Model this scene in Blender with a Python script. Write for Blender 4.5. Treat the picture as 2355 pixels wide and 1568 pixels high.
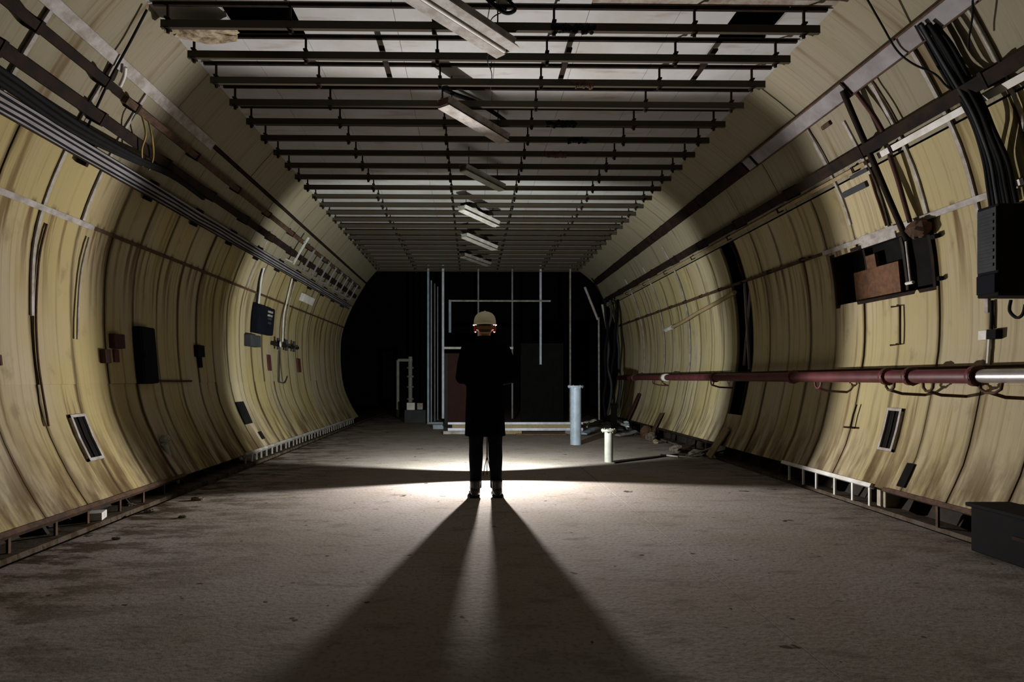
import bpy, bmesh, math, random
from mathutils import Vector, Matrix, Euler
R = random.Random(7)
sc = bpy.context.scene
COL = sc.collection
for o in list(bpy.data.objects): bpy.data.objects.remove(o)

# ------------------------------------------------------------------ camera
CAMZ, F, YAW = 1.12, 1350.0, math.radians(0.85)
cam_d = bpy.data.cameras.new('camera'); cam = bpy.data.objects.new('camera', cam_d); COL.objects.link(cam)
cam_d.sensor_fit = 'HORIZONTAL'; cam_d.sensor_width = 36; cam_d.lens = F/2355*36
cam.location = (0, 0, CAMZ); cam.rotation_euler = (math.pi/2, 0, -YAW)
CX0, CY0 = 1085 + F*math.tan(YAW), 870.0
cam_d.shift_x = (1177.5-CX0)/2355; cam_d.shift_y = (CY0-784)/2355
cam_d.clip_start = .05; cam_d.clip_end = 200
sc.camera = cam
# ------------------------------------------------------------------ world, lights, exposure
w = bpy.data.worlds.new('world'); sc.world = w; w.use_nodes = True
w.node_tree.nodes['Background'].inputs[0].default_value = (.5, .55, .6, 1)
w.node_tree.nodes['Background'].inputs[1].default_value = .0012
sc.view_settings.view_transform = 'Standard'; sc.view_settings.look = 'None'
sc.view_settings.gamma = 1; sc.view_settings.use_curve_mapping = False
sc.view_settings.exposure = 0.0
sc.cycles.max_bounces = 6; sc.cycles.diffuse_bounces = 2
sc.cycles.use_denoising = True
LX, LY, LZ = .175, 6.72, .735          # the double-headed work lamp beyond the man
def spot(name, loc, rz, power, angle, blend, col, rad, tilt=0):
    d = bpy.data.lights.new(name, 'SPOT'); d.energy = power; d.spot_size = math.radians(angle); d.spot_blend = blend
    d.color = col; d.shadow_soft_size = rad
    o = bpy.data.objects.new(name, d); COL.objects.link(o); o.location = loc
    o.rotation_euler = (math.radians(90+tilt), 0, rz); return o
spot('lamp_beam_front', (LX, LY-.10, LZ), math.pi+math.radians(4), 560, 154, .15, (1, .945, .90), .02)
spot('lamp_beam_back', (LX, LY+.10, LZ), math.radians(3), 480, 141, .2, (.97, 1, .93), .02)

# ------------------------------------------------------------------ mesh helpers
class MB:
    def __init__(s): s.v = []; s.f = []; s.sm = []
    def add(s, vs, fs, smooth=False):
        n = len(s.v); s.v += [Vector(p) for p in vs]
        for f in fs: s.f.append([i+n for i in f]); s.sm.append(smooth)
        return s
    def box(s, c, size, rot=None):
        x, y, z = [a/2 for a in size]; M = rot.to_matrix() if isinstance(rot, Euler) else (rot or Matrix.Identity(3))
        vs = [Vector(c)+M @ Vector((a*x, b*y, d*z)) for a in (-1, 1) for b in (-1, 1) for d in (-1, 1)]
        return s.add(vs, [(0,1,3,2),(4,6,7,5),(0,4,5,1),(2,3,7,6),(0,2,6,4),(1,5,7,3)])
    def bx(s, x0, x1, y0, y1, z0, z1): return s.box(((x0+x1)/2, (y0+y1)/2, (z0+z1)/2), (x1-x0, y1-y0, z1-z0))
    def bar(s, a, b, wd, th, up=(0, 0, 1)):
        a, b = Vector(a), Vector(b); d = (b-a); L = d.length; d.normalize()
        u = Vector(up); x = d.cross(u)
        if x.length < 1e-4: x = d.cross(Vector((1, 0, 0)))
        x.normalize(); z = x.cross(d)
        return s.box((a+b)/2, (wd, L, th), Matrix((x, d, z)).transposed())
    def tube(s, pts, r, n=8, caps=True):
        pts = [Vector(p) for p in pts]; rs = r if isinstance(r, (list, tuple)) else [r]*len(pts)
        m = len(pts); rings = []; prev = None
        for i, p in enumerate(pts):
            t = (pts[min(i+1, m-1)]-pts[max(i-1, 0)]).normalized()
            if prev is None:
                a = t.cross(Vector((0, 0, 1)))
                if a.length < .05: a = t.cross(Vector((1, 0, 0)))
            else: a = prev-t*prev.dot(t)
            a.normalize(); prev = a; b = t.cross(a)
            rings.append([p+(a*math.cos(2*math.pi*k/n)+b*math.sin(2*math.pi*k/n))*rs[i] for k in range(n)])
        vs = [q for g in rings for q in g]; fs = []
        for i in range(m-1):
            for k in range(n): fs.append((i*n+k, i*n+(k+1) % n, (i+1)*n+(k+1) % n, (i+1)*n+k))
        s.add(vs, fs, True)
        if caps: s.add(rings[0], [tuple(range(n))[::-1]]); s.add(rings[-1], [tuple(range(n))])
        return s
    def lathe(s, prof, c, axis='Z', n=24, sx=1, sy=1, smooth=True):
        vs = []
        for (r, h) in prof:
            for k in range(n):
                a = 2*math.pi*k/n; p = (r*math.cos(a)*sx, r*math.sin(a)*sy, h)
                if axis == 'Y': p = (p[0], p[2], p[1])
                if axis == 'X': p = (p[2], p[0], p[1])
                vs.append(Vector(c)+Vector(p))
        m = len(prof)
        fs = [(i*n+k, i*n+(k+1) % n, (i+1)*n+(k+1) % n, (i+1)*n+k) for i in range(m-1) for k in range(n)]
        s.add(vs, fs, smooth)
        s.add(vs[:n], [tuple(range(n))[::-1]]); s.add(vs[-n:], [tuple(range(n))]); return s
    def ell(s, c, rad, n=20, m=12, rot=None):
        M = rot.to_matrix() if rot else Matrix.Identity(3); vs = [Vector(c)+M @ Vector((0, 0, -rad[2]))]
        for j in range(1, m):
            t = -math.pi/2+math.pi*j/m
            for k in range(n):
                a = 2*math.pi*k/n
                vs.append(Vector(c)+M @ Vector((rad[0]*math.cos(t)*math.cos(a), rad[1]*math.cos(t)*math.sin(a), rad[2]*math.sin(t))))
        vs.append(Vector(c)+M @ Vector((0, 0, rad[2]))); T = len(vs)-1; fs = []
        for k in range(n):
            fs.append((0, 1+(k+1) % n, 1+k)); fs.append((T, T-n+k, T-n+(k+1) % n))
            for j in range(m-2):
                a = 1+j*n; fs.append((a+k, a+(k+1) % n, a+n+(k+1) % n, a+n+k))
        return s.add(vs, fs, True)
    def loft(s, rings, smooth=True, caps=True):
        n = len(rings[0]); vs = [Vector(p) for g in rings for p in g]
        fs = [(i*n+k, i*n+(k+1) % n, (i+1)*n+(k+1) % n, (i+1)*n+k) for i in range(len(rings)-1) for k in range(n)]
        s.add(vs, fs, smooth)
        if caps: s.add(rings[0], [tuple(range(n))[::-1]]); s.add(rings[-1], [tuple(range(n))])
        return s
    def prism(s, sec, y0, y1):          # sec: list of (x,z), extruded along y
        n = len(sec); vs = [(x, y0, z) for x, z in sec]+[(x, y1, z) for x, z in sec]
        fs = [(k, (k+1) % n, n+(k+1) % n, n+k) for k in range(n)]
        fs += [tuple(range(n))[::-1], tuple(range(n, 2*n))]; return s.add(vs, fs)
    def build(s, name, mat, parent=None, label=None, bev=0, origin=None, kind=None, fixn=True):
        if parent is not None: org = Vector(parent['_o']) if '_o' in parent else Vector()
        elif origin is not None: org = Vector(origin)
        elif s.v:
            xs = [p.x for p in s.v]; ys = [p.y for p in s.v]; zs = [p.z for p in s.v]
            org = Vector(((min(xs)+max(xs))/2, (min(ys)+max(ys))/2, min(zs)))
        me = bpy.data.meshes.new(name); me.from_pydata([p-org for p in s.v], [], s.f)
        for p, q in zip(me.polygons, s.sm): p.use_smooth = q
        if fixn:
            b = bmesh.new(); b.from_mesh(me); bmesh.ops.recalc_face_normals(b, faces=b.faces); b.to_mesh(me); b.free()
        me.materials.append(mat); o = bpy.data.objects.new(name, me); COL.objects.link(o)
        if parent is not None:
            o.parent = parent; o['_o'] = tuple(org)
        else: o.location = org; o['_o'] = tuple(org)
        if label: o['label'] = label
        if kind: o['kind'] = kind
        if bev:
            m = o.modifiers.new('bevel', 'BEVEL'); m.width = bev; m.segments = 2; m.limit_method = 'ANGLE'
        return o
def thing(name, label, cat, loc, group=None):
    o = bpy.data.objects.new(name, None); COL.objects.link(o); o.location = loc; o['_o'] = tuple(loc)
    o.empty_display_size = .1; o['label'] = label; o['category'] = cat
    if group: o['group'] = group
    return o
def tag(o, label, cat, group=None):
    o['label'] = label; o['category'] = cat
    if group: o['group'] = group
    return o
def struct(o): o['kind'] = 'structure'; return o

# ------------------------------------------------------------------ materials
def mat(name, col, rough=.7, metal=0, var=.25, scale=6, col2=None, bump=.15, spec=.4, emit=None):
    m = bpy.data.materials.new(name); m.use_nodes = True; N = m.node_tree.nodes; L = m.node_tree.links
    b = N['Principled BSDF']; b.inputs['Roughness'].default_value = rough; b.inputs['Metallic'].default_value = metal
    b.inputs['Specular IOR Level'].default_value = spec
    tc = N.new('ShaderNodeTexCoord'); nz = N.new('ShaderNodeTexNoise'); nz.inputs['Scale'].default_value = scale
    nz.inputs['Detail'].default_value = 6; nz.inputs['Roughness'].default_value = .65; L.new(tc.outputs['Object'], nz.inputs['Vector'])
    rp = N.new('ShaderNodeValToRGB'); c2 = col2 or tuple(c*(1-var) for c in col)
    rp.color_ramp.elements[0].position = .38; rp.color_ramp.elements[1].position = .62
    rp.color_ramp.elements[0].color = (*c2, 1); rp.color_ramp.elements[1].color = (*col, 1)
    L.new(nz.outputs['Fac'], rp.inputs['Fac']); L.new(rp.outputs['Color'], b.inputs['Base Color'])
    if bump:
        bp = N.new('ShaderNodeBump'); bp.inputs['Strength'].default_value = bump; bp.inputs['Distance'].default_value = .01
        L.new(nz.outputs['Fac'], bp.inputs['Height']); L.new(bp.outputs['Normal'], b.inputs['Normal'])
    if emit:
        b.inputs['Emission Color'].default_value = (*emit[0], 1); b.inputs['Emission Strength'].default_value = emit[1]
    return m
M = dict(
 chan=mat('channel_paint', (.055, .052, .04), .8, 0, spec=.1, col2=(.06, .045, .03), scale=3),
 steel=mat('dark_steel', (.009, .008, .008), .8, 0, spec=.12, col2=(.026, .014, .009)),
 black=mat('black_paint', (.008, .008, .009), .8, spec=.1),
 rust=mat('rusty_steel', (.09, .045, .022), .85, col2=(.035, .018, .01), scale=14),
 pale=mat('pale_painted_steel', (.40, .38, .37), .7, col2=(.24, .21, .18), scale=9),
 white=mat('white_paint', (.74, .74, .72), .5, col2=(.55, .53, .48)),
 duct=mat('grey_duct_paint', (.26, .25, .27), .7, col2=(.18, .165, .165), scale=4),
 red=mat('dark_red_paint', (.115, .03, .034), .5, col2=(.07, .02, .022), scale=7),
 silver=mat('silver_sleeve', (.62, .58, .58), .3, .7),
 galv=mat('galvanised_steel', (.62, .66, .78), .5, .1, scale=8),
 bluegrey=mat('blue_grey_paint', (.30, .37, .46), .5, col2=(.22, .27, .33)),
 greyp=mat('grey_paint', (.36, .37, .33), .6),
 dgrey=mat('dark_grey_paint', (.045, .048, .055), .7, spec=.2),
 void=mat('matt_black', (.012, .012, .012), .95, bump=0, spec=.05),  # near-black for openings and the end chamber, their darkness put into the colour
 iron=mat('cast_iron', (.03, .022, .016), .9, col2=(.015, .012, .01), scale=10),
 brown=mat('brown_board', (.16, .075, .035), .8, col2=(.09, .045, .025), scale=20),
 maroon=mat('maroon_board', (.05, .014, .012), .8),
 timber=mat('tan_timber', (.34, .26, .14), .8, scale=20),
 cable=mat('black_cable', (.010, .010, .011), .8, bump=0, spec=.12),
 ycable=mat('yellow_cable', (.28, .2, .04), .6),
 plaster=mat('broken_plaster', (.42, .36, .25), .9, col2=(.1, .06, .03), scale=12, bump=.8),
 rubble=mat('rubble', (.16, .14, .11), .95, col2=(.05, .035, .025), scale=15, bump=.6),
 navy=mat('navy_paint', (.007, .008, .014), .8, spec=.1),
 coat=mat('black_coat', (.004, .004, .005), 1.0, spec=.0, scale=30),
 trouser=mat('dark_trousers', (.006, .006, .009), .95, spec=.04, scale=30),
 boot=mat('black_leather', (.012, .011, .010), .35, scale=30),
 skin=mat('skin', (.55, .33, .24), .55, var=.1),
 hair=mat('brown_hair', (.06, .035, .02), .7, scale=40),
 helmet=mat('cream_helmet', (.93, .89, .66), .4, var=.06, bump=0),
 earred=mat('red_ear_cup', (.6, .06, .04), .4, bump=0),
 lens=mat('lamp_lens', (.9, .9, .9), .3, emit=((1, .95, .9), 6)),
)

def wall_mat(name, off, base, pale, seamdark=.75):
    m = bpy.data.materials.new(name); m.use_nodes = True; N = m.node_tree.nodes; L = m.node_tree.links
    b = N['Principled BSDF']; b.inputs['Roughness'].default_value = .85; b.inputs['Specular IOR Level'].default_value = .08
    uv = N.new('ShaderNodeUVMap'); uv.uv_map = 'UVMap'
    sp = N.new('ShaderNodeSeparateXYZ'); L.new(uv.outputs[0], sp.inputs[0])
    def mth(op, a, bb=None, clamp=False):
        n = N.new('ShaderNodeMath'); n.operation = op; n.use_clamp = clamp
        for i, x in enumerate((a, bb)):
            if x is None: continue
            if isinstance(x, (int, float)): n.inputs[i].default_value = x
            else: L.new(x, n.inputs[i])
        return n.outputs[0]
    def noise(su, sv, detail=5, seed=0):
        mp = N.new('ShaderNodeMapping'); mp.inputs['Scale'].default_value = (su, sv, 1); mp.inputs['Location'].default_value = (seed, seed*1.7, seed)
        L.new(uv.outputs[0], mp.inputs[0]); n = N.new('ShaderNodeTexNoise'); n.inputs['Scale'].default_value = 1
        n.inputs['Detail'].default_value = detail; n.inputs['Roughness'].default_value = .6; L.new(mp.outputs[0], n.inputs['Vector']); return n.outputs['Fac']
    def ramp(x, p0, p1, v0=0, v1=1):
        n = N.new('ShaderNodeMapRange'); n.inputs['From Min'].default_value = p0; n.inputs['From Max'].default_value = p1
        n.inputs['To Min'].default_value = v0; n.inputs['To Max'].default_value = v1; n.interpolation_type = 'SMOOTHSTEP'; L.new(x, n.inputs[0]); return n.outputs[0]
    def mix(fac, c1, c2):
        n = N.new('ShaderNodeMix'); n.data_type = 'RGBA'
        if isinstance(fac, (int, float)): n.inputs[0].default_value = fac
        else: L.new(fac, n.inputs[0])
        for i, c in ((6, c1), (7, c2)):
            if isinstance(c, tuple): n.inputs[i].default_value = (*c, 1)
            else: L.new(c, n.inputs[i])
        return n.outputs[2]
    c = mix(ramp(noise(1.1, .5, 3, 3), .38, .62), base, pale)
    at = N.new('ShaderNodeAttribute'); at.attribute_name = 'tint'
    c = mix(mth('MULTIPLY', at.outputs['Fac'], .4), c, (.30, .24, .12))
    up = ramp(sp.outputs[1], 2.972, 2.98, 0, .8); c = mix(up, c, (.235, .215, .165))      # greyer paint on the upper boards, made darker to carry shade as well
    fine = noise(30, .3, 3, 1)
    c = mix(ramp(fine, .50, .68, 0, .4), c, (.155, .11, .05))
    mid = noise(8, .4, 4, 5)
    c = mix(ramp(mid, .55, .70, 0, .75), c, (.12, .075, .03))
    # dark grime along panel joints
    fr = mth('FRACT', mth('DIVIDE', mth('SUBTRACT', sp.outputs[0], off), .45))
    dist = mth('MINIMUM', fr, mth('SUBTRACT', 1.0, fr))
    gr = ramp(mth('ADD', dist, mth('MULTIPLY', noise(12, 1.3, 4, 9), .12)), .075, .15, seamdark, 0)
    gr = mth('MULTIPLY', gr, ramp(sp.outputs[1], 2.9, 3.0, 1, .12)); c = mix(gr, c, (.04, .023, .011))
    # rust and splash dirt rising from the foot, run-off under the bands
    foot = mth('MULTIPLY', ramp(sp.outputs[1], .05, .95, 1, 0), ramp(noise(7, 1.6, 6, 13), .38, .62))
    c = mix(mth('MULTIPLY', foot, .9), c, (.07, .036, .016))
    run = mth('MULTIPLY', mth('MULTIPLY', ramp(sp.outputs[1], 1.5, 2.45, 0, 1), ramp(sp.outputs[1], 2.45, 2.5, 1, 0)), ramp(noise(11, .45, 4, 21), .5, .64))
    c = mix(mth('MULTIPLY', run, .85), c, (.10, .05, .02))
    blot = noise(5, 3, 8, 31)
    c = mix(ramp(blot, .58, .74, 0, .45), c, (.14, .105, .065))
    L.new(c, b.inputs['Base Color'])
    bp = N.new('ShaderNodeBump'); bp.inputs['Strength'].default_value = .35; bp.inputs['Distance'].default_value = .012
    L.new(mth('ADD', mth('MULTIPLY', fine, .6), blot), bp.inputs['Height']); L.new(bp.outputs['Normal'], b.inputs['Normal'])
    return m

def floor_mat():
    m = bpy.data.materials.new('concrete_floor'); m.use_nodes = True; N = m.node_tree.nodes; L = m.node_tree.links
    b = N['Principled BSDF']; b.inputs['Roughness'].default_value = .95; b.inputs['Specular IOR Level'].default_value = .05
    g = N.new('ShaderNodeNewGeometry')
    def noise(s, d=6, off=0, st=(1, 1, 1), ro=.6):
        mp = N.new('ShaderNodeMapping'); mp.inputs['Scale'].default_value = tuple(s*a for a in st); mp.inputs['Location'].default_value = (off, off, 0)
        L.new(g.outputs['Position'], mp.inputs[0]); n = N.new('ShaderNodeTexNoise'); n.inputs['Scale'].default_value = 1
        n.inputs['Detail'].default_value = d; n.inputs['Roughness'].default_value = ro; L.new(mp.outputs[0], n.inputs['Vector']); return n.outputs['Fac']
    def ramp(x, p0, p1, v0=0, v1=1):
        n = N.new('ShaderNodeMapRange'); n.inputs['From Min'].default_value = p0; n.inputs['From Max'].default_value = p1
        n.inputs['To Min'].default_value = v0; n.inputs['To Max'].default_value = v1; L.new(x, n.inputs[0]); return n.outputs[0]
    def mix(fac, c1, c2):
        n = N.new('ShaderNodeMix'); n.data_type = 'RGBA'; L.new(fac, n.inputs[0])
        for i, c in ((6, c1), (7, c2)):
            if isinstance(c, tuple): n.inputs[i].default_value = (*c, 1)
            else: L.new(c, n.inputs[i])
        return n.outputs[2]
    def mul(a, b2):
        n = N.new('ShaderNodeMath'); n.operation = 'MULTIPLY'; L.new(a, n.inputs[0])
        if isinstance(b2, float): n.inputs[1].default_value = b2
        else: L.new(b2, n.inputs[1])
        return n.outputs[0]
    c = mix(ramp(noise(.9, 4, 2), .4, .6), (.29, .26, .245), (.25, .22, .19))
    c = mix(ramp(noise(38, 6, 5), .50, .68, 0, .6), c, (.13, .108, .09))
    c = mix(ramp(noise(7, 8, 9, (.45, 1, 1)), .55, .72, 0, .75), c, (.13, .105, .08))
    c = mix(ramp(noise(4.2, 3, 14), .69, .71, 0, .95), c, (.05, .04, .03))   # scattered dark spots
    c = mix(ramp(noise(9, 2, 44), .72, .735, 0, .9), c, (.05, .04, .03))
    # dirt by the kerbs: a band on either side with a ragged edge
    sp = N.new('ShaderNodeSeparateXYZ'); L.new(g.outputs['Position'], sp.inputs[0])
    dl = mul(ramp(sp.outputs[0], -2.75, -1.15, 1, 0), ramp(noise(2.1, 8, 3, (1, 2.6, 1), .75), .47, .56))
    dr = mul(ramp(sp.outputs[0], 2.3, 3.4, 0, 1), ramp(noise(2.6, 7, 8, (1, 2.2, 1), .7), .45, .6))
    c = mix(mul(dl, .95), c, (.045, .028, .013)); c = mix(mul(dr, .7), c, (.065, .045, .025))
    el = ramp(sp.outputs[0], -2.74, -2.86, 0, .8); er = ramp(sp.outputs[0], 3.38, 3.47, 0, .8)
    c = mix(el, c, (.045, .03, .016)); c = mix(er, c, (.045, .03, .016))
    L.new(c, b.inputs['Base Color'])
    bp = N.new('ShaderNodeBump'); bp.inputs['Strength'].default_value = .4; bp.inputs['Distance'].default_value = .008
    L.new(noise(30, 8, 1), bp.inputs['Height']); L.new(bp.outputs['Normal'], b.inputs['Normal']); return m

# ------------------------------------------------------------------ tunnel cross-section (world z)
PL = [(.06, -2.86), (.12, -2.93), (.45, -3.13), (.82, -3.29), (1.22, -3.36), (1.72, -3.39), (2.27, -3.35), (2.88, -3.13), (3.57, -2.74), (3.94, -2.42)]
PR = [(.06, 3.40), (.19, 3.46), (.49, 3.60), (.75, 3.67), (1.05, 3.73), (1.34, 3.78), (1.70, 3.79), (2.10, 3.765), (2.45, 3.70), (2.87, 3.57), (3.37, 3.32), (3.60, 3.17), (3.94, 2.74)]
def prof(side, z):
    P = PL if side < 0 else PR
    z = max(P[0][0], min(P[-1][0], z))
    for i in range(len(P)-1):
        if z <= P[i+1][0]:
            a, b = P[i], P[i+1]; h = b[0]-a[0]; t = (z-a[0])/h
            def tan(k):
                k0, k1 = max(k-1, 0), min(k+1, len(P)-1); return (P[k1][1]-P[k0][1])/(P[k1][0]-P[k0][0])
            m0, m1 = tan(i)*h, tan(i+1)*h; t2, t3 = t*t, t*t*t
            return (2*t3-3*t2+1)*a[1]+(t3-2*t2+t)*m0+(-2*t3+3*t2)*b[1]+(t3-t2)*m1
def pt(side, z, off=0):                      # point in the x,z section, off metres into the tunnel
    e = .01; dx = prof(side, min(z+e, 3.94))-prof(side, max(z-e, .06)); t = Vector((dx, 2*e)).normalized()
    n = Vector((-t.y, t.x)) if side > 0 else Vector((t.y, -t.x))
    return Vector((prof(side, z), z))+n*off
def P3(side, z, off, y): q = pt(side, z, off); return Vector((q.x, y, q.y))
def hit(px, py, off=0):                      # where a photo pixel meets the lining: side, z, y
    sx, sy, cz = (px-CX0)/F, 1.0, (CY0-py)/F
    dx = sx*math.cos(YAW)+math.sin(YAW); dy = -sx*math.sin(YAW)+math.cos(YAW); dz = cz
    side = 1 if dx > 0 else -1; best = None
    for k in range(0, 780):
        z = .06+k*.005; q = pt(side, z, off)
        e = abs((q.y-CAMZ)*dx-q.x*dz)/math.hypot(dx, dz)
        if best is None or e < best[0]: best = (e, z, q.x*dy/dx)
    return side, best[1], best[2]
def fl(px, py, z=0, xm=9):                   # photo pixel to floor point
    sx, cz = (px-CX0)/F, (CY0-py)/F
    dx = sx*math.cos(YAW)+math.sin(YAW); dy = -sx*math.sin(YAW)+math.cos(YAW); k = (z-CAMZ)/cz
    return Vector((min(dx*k, xm), dy*k, z))
def at(px, py, y):                           # photo pixel at depth y
    sx, cz = (px-CX0)/F, (CY0-py)/F
    dx = sx*math.cos(YAW)+math.sin(YAW); dy = -sx*math.sin(YAW)+math.cos(YAW); k = y/dy
    return Vector((dx*k, y, CAMZ+cz*k))
def slab(mb, side, z0, z1, o0, o1, y0, y1, n=None):
    n = n or max(1, int(abs(z1-z0)/.12)); A = [pt(side, z0+(z1-z0)*k/n, o0) for k in range(n+1)]
    B = [pt(side, z0+(z1-z0)*k/n, o1) for k in range(n+1)]
    vs = [];
    for y in (y0, y1): vs += [(q.x, y, q.y) for q in A]+[(q.x, y, q.y) for q in B]
    m = n+1; fs = []
    for k in range(n):
        fs += [(m+k, m+k+1, 3*m+k+1, 3*m+k), (k, 2*m+k, 2*m+k+1, k+1), (k, k+1, m+k+1, m+k), (2*m+k, 3*m+k, 3*m+k+1, 2*m+k+1)]
    fs += [(0, m, 3*m, 2*m), (n, 2*m+n, 3*m+n, m+n)]
    return mb.add(vs, fs)

# ------------------------------------------------------------------ setting: floor, ceiling, linings
YN, YF, YE = .2, 15.0, 24.0
sec = [(-3.6, .015), (-2.86, .015), (-2.85, -.07), (-2.78, -.07), (-2.775, 0), (1.372, 0), (1.374, -.04), (1.379, -.04), (1.38, 0), (3.385, 0), (3.39, -.07), (3.455, -.07), (3.465, .015), (4.1, .015)]
mb = MB(); n = len(sec)
mb.add([(x, YN-.6, z) for x, z in sec]+[(x, YE, z) for x, z in sec], [(k, k+1, n+k+1, n+k) for k in range(n-1)])
mb.add([(-3.6, YN-.6, -.3), (4.1, YN-.6, -.3), (4.1, YE, -.3), (-3.6, YE, -.3)], [(0, 1, 2, 3)])
struct(mb.build('floor', floor_mat(), origin=(0, 0, 0), fixn=False))

OFFL, OFFR = 4.55-.45*10, 4.69-.45*10
HY0, HY1, HZ0, HZ1 = 4.74, 5.99, 1.87, 2.36       # hatch in the right lining
GY0, GY1 = OFFR+.45*17, OFFR+.45*18               # missing lining board on the right
def lining(side, off, material, name):
    vs, fs, uvs, tints = [], [], [], []
    def patch(y0, y1, z0, z1, o, tint, bow):
        nz = max(2, int((z1-z0)/.13)); ny = 2
        base = len(vs)
        for j in range(nz+1):
            z = z0+(z1-z0)*j/nz
            for i in range(ny+1):
                y = y0+(y1-y0)*i/ny; oo = o+(bow if i == 1 else 0)
                q = pt(side, z, oo); vs.append((q.x, y, q.y)); uvs.append((y, z)); tints.append(tint)
        for j in range(nz):
            for i in range(ny):
                a = base+j*(ny+1)+i; fs.append((a, a+1, a+ny+2, a+ny+1))
        # returns so that every board has a real thickness
        for (i) in (0, ny):
            b0 = len(vs)
            for j in range(nz+1):
                z = z0+(z1-z0)*j/nz; y = y0 if i == 0 else y1
                for oo in (o, o-.03): q = pt(side, z, oo); vs.append((q.x, y, q.y)); uvs.append((y, z)); tints.append(tint)
            for j in range(nz): a = b0+2*j; fs.append((a, a+1, a+3, a+2))
        for z in (z0, z1):
            b0 = len(vs)
            for i in range(ny+1):
                y = y0+(y1-y0)*i/ny; oo = o+(bow if i == 1 else 0)
                for o2 in (oo, o-.03): q = pt(side, z, o2); vs.append((q.x, y, q.y)); uvs.append((y, z)); tints.append(tint)
            for i in range(ny): a = b0+2*i; fs.append((a, a+1, a+3, a+2))
    rr = random.Random(3 if side < 0 else 5); k = 0
    while off+.45*k < YF-.05:
        ya, yb = off+.45*k, min(off+.45*(k+1), YF+.2); k += 1
        g = rr.choice((.002, .003, .004, .008)); tint = rr.random(); bow = rr.uniform(-.004, .012)
        zb = .13 if side < 0 else .19
        cuts = [(zb, 1.07, 1), (1.07, 2.42, 1), (2.45, 2.97, 1), (2.985, 3.56, 2), (3.60, 3.94, 4)]
        for (z0, z1, span) in cuts:
            if z0 > 2.98:
                if (k-1) % span: continue
                yb = min(ya+.45*span, YF+.2); g = .002
            if side > 0 and abs(ya-GY0) < .02 and z1 < 2.98:
                if z0 < 1: patch(ya+g, yb-g, z0, .62, rr.uniform(0, .01), tint, bow)
                continue
            o = rr.uniform(0, .014); sub = (z0, z1)
            if side > 0 and z0 == 1.07 and ya > HY0-.1 and yb < HY1+.1:
                patch(ya+g, yb-g, 1.07, HZ0, o, tint, bow); patch(ya+g, yb-g, HZ1, z1, o, tint, bow); continue
            if side > 0 and z0 == 1.07 and ya > HY0-.1-.45 and ya < HY0 and yb > HY0: pass
            patch(ya+g, yb-g, *sub, o, min(1, max(0, tint+rr.uniform(-.25, .25))), bow)
    me = bpy.data.meshes.new(name); me.from_pydata(vs, [], fs)
    ul = me.uv_layers.new(name='UVMap')
    for l in me.loops: ul.data[l.index].uv = uvs[l.vertex_index]
    a = me.attributes.new('tint', 'FLOAT', 'POINT')
    for i, t in enumerate(tints): a.data[i].value = t
    me.materials.append(material); o = bpy.data.objects.new(name, me); COL.objects.link(o); return struct(o)
lining(-1, OFFL, wall_mat('cream_lining_left', OFFL, (.38, .315, .15), (.40, .345, .24)), 'wall_left')
lining(1, OFFR, wall_mat('cream_lining_right', OFFR, (.43, .375, .205), (.47, .415, .295), .6), 'wall_right')
for side, nm in ((-1, 'wall_left_outer'), (1, 'wall_right_outer')):     # iron tunnel rings behind the boards
    mb = MB(); zs = [.06+k*.2 for k in range(20)]
    A = [pt(side, min(z, 3.93), -.24) for z in zs]; A = [Vector((A[0].x, -.1))]+A+[Vector((side*2.3, 4.2))]
    m = len(A)
    mb.add([(q.x, YN-.6, q.y) for q in A]+[(q.x, YF+.1, q.y) for q in A], [(k, k+1, m+k+1, m+k) for k in range(m-1)])
    for k in range(30):                                                   # ring flanges
        y = YN+k*.5
        slab(mb, side, .1, 3.9, -.23, -.13, y, y+.03, 14)
    struct(mb.build(nm, M['iron'], origin=(0, 0, 0), fixn=False))
# ceiling boards: white, with a joint between each pair of pipe rows; openings where boards are gone
CZ = 3.93; ROW0, PITCH, NR = 4.42, .415, 25
def ceil_mat():
    m = mat('white_ceiling_board', (.42, .42, .435), .7, col2=(.34, .335, .32), scale=1.3, bump=.05)
    N = m.node_tree.nodes; L = m.node_tree.links; b = N['Principled BSDF']; old = b.inputs['Base Color'].links[0].from_socket
    g = N.new('ShaderNodeNewGeometry'); mp = N.new('ShaderNodeMapping'); mp.inputs['Scale'].default_value = (1.6, 6, 1); L.new(g.outputs['Position'], mp.inputs[0])
    nz = N.new('ShaderNodeTexNoise'); nz.inputs['Scale'].default_value = 1.2; nz.inputs['Detail'].default_value = 7; L.new(mp.outputs[0], nz.inputs['Vector'])
    mr = N.new('ShaderNodeMapRange'); mr.inputs['From Min'].default_value = .6; mr.inputs['From Max'].default_value = .8; mr.inputs['To Max'].default_value = .7; L.new(nz.outputs['Fac'], mr.inputs[0])
    mx = N.new('ShaderNodeMix'); mx.data_type = 'RGBA'; L.new(mr.outputs[0], mx.inputs[0]); L.new(old, mx.inputs[6]); mx.inputs[7].default_value = (.16, .10, .055, 1)
    L.new(mx.outputs[2], b.inputs['Base Color']); return m
mb = MB(); xs = [-2.46, -1.9, -1.36, -.6, .2, .9, 1.6, 2.03, 2.42, 2.80]
for k in range(-9, NR+1):
    y0 = ROW0+k*PITCH+.004; y1 = y0+PITCH-.008
    if y0 > YF: break
    for i in range(len(xs)-1):
        x0, x1 = xs[i]+.002, xs[i+1]-.002
        if k == 0 and (i == 7 or i == 1): continue                       # missing boards
        if k < 0 and i > 4: continue                                      # bare plaster here
        mb.bx(x0, x1, y0, y1, CZ, CZ+.02)
struct(mb.build('ceiling', ceil_mat(), origin=(0, 0, CZ)))
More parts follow.
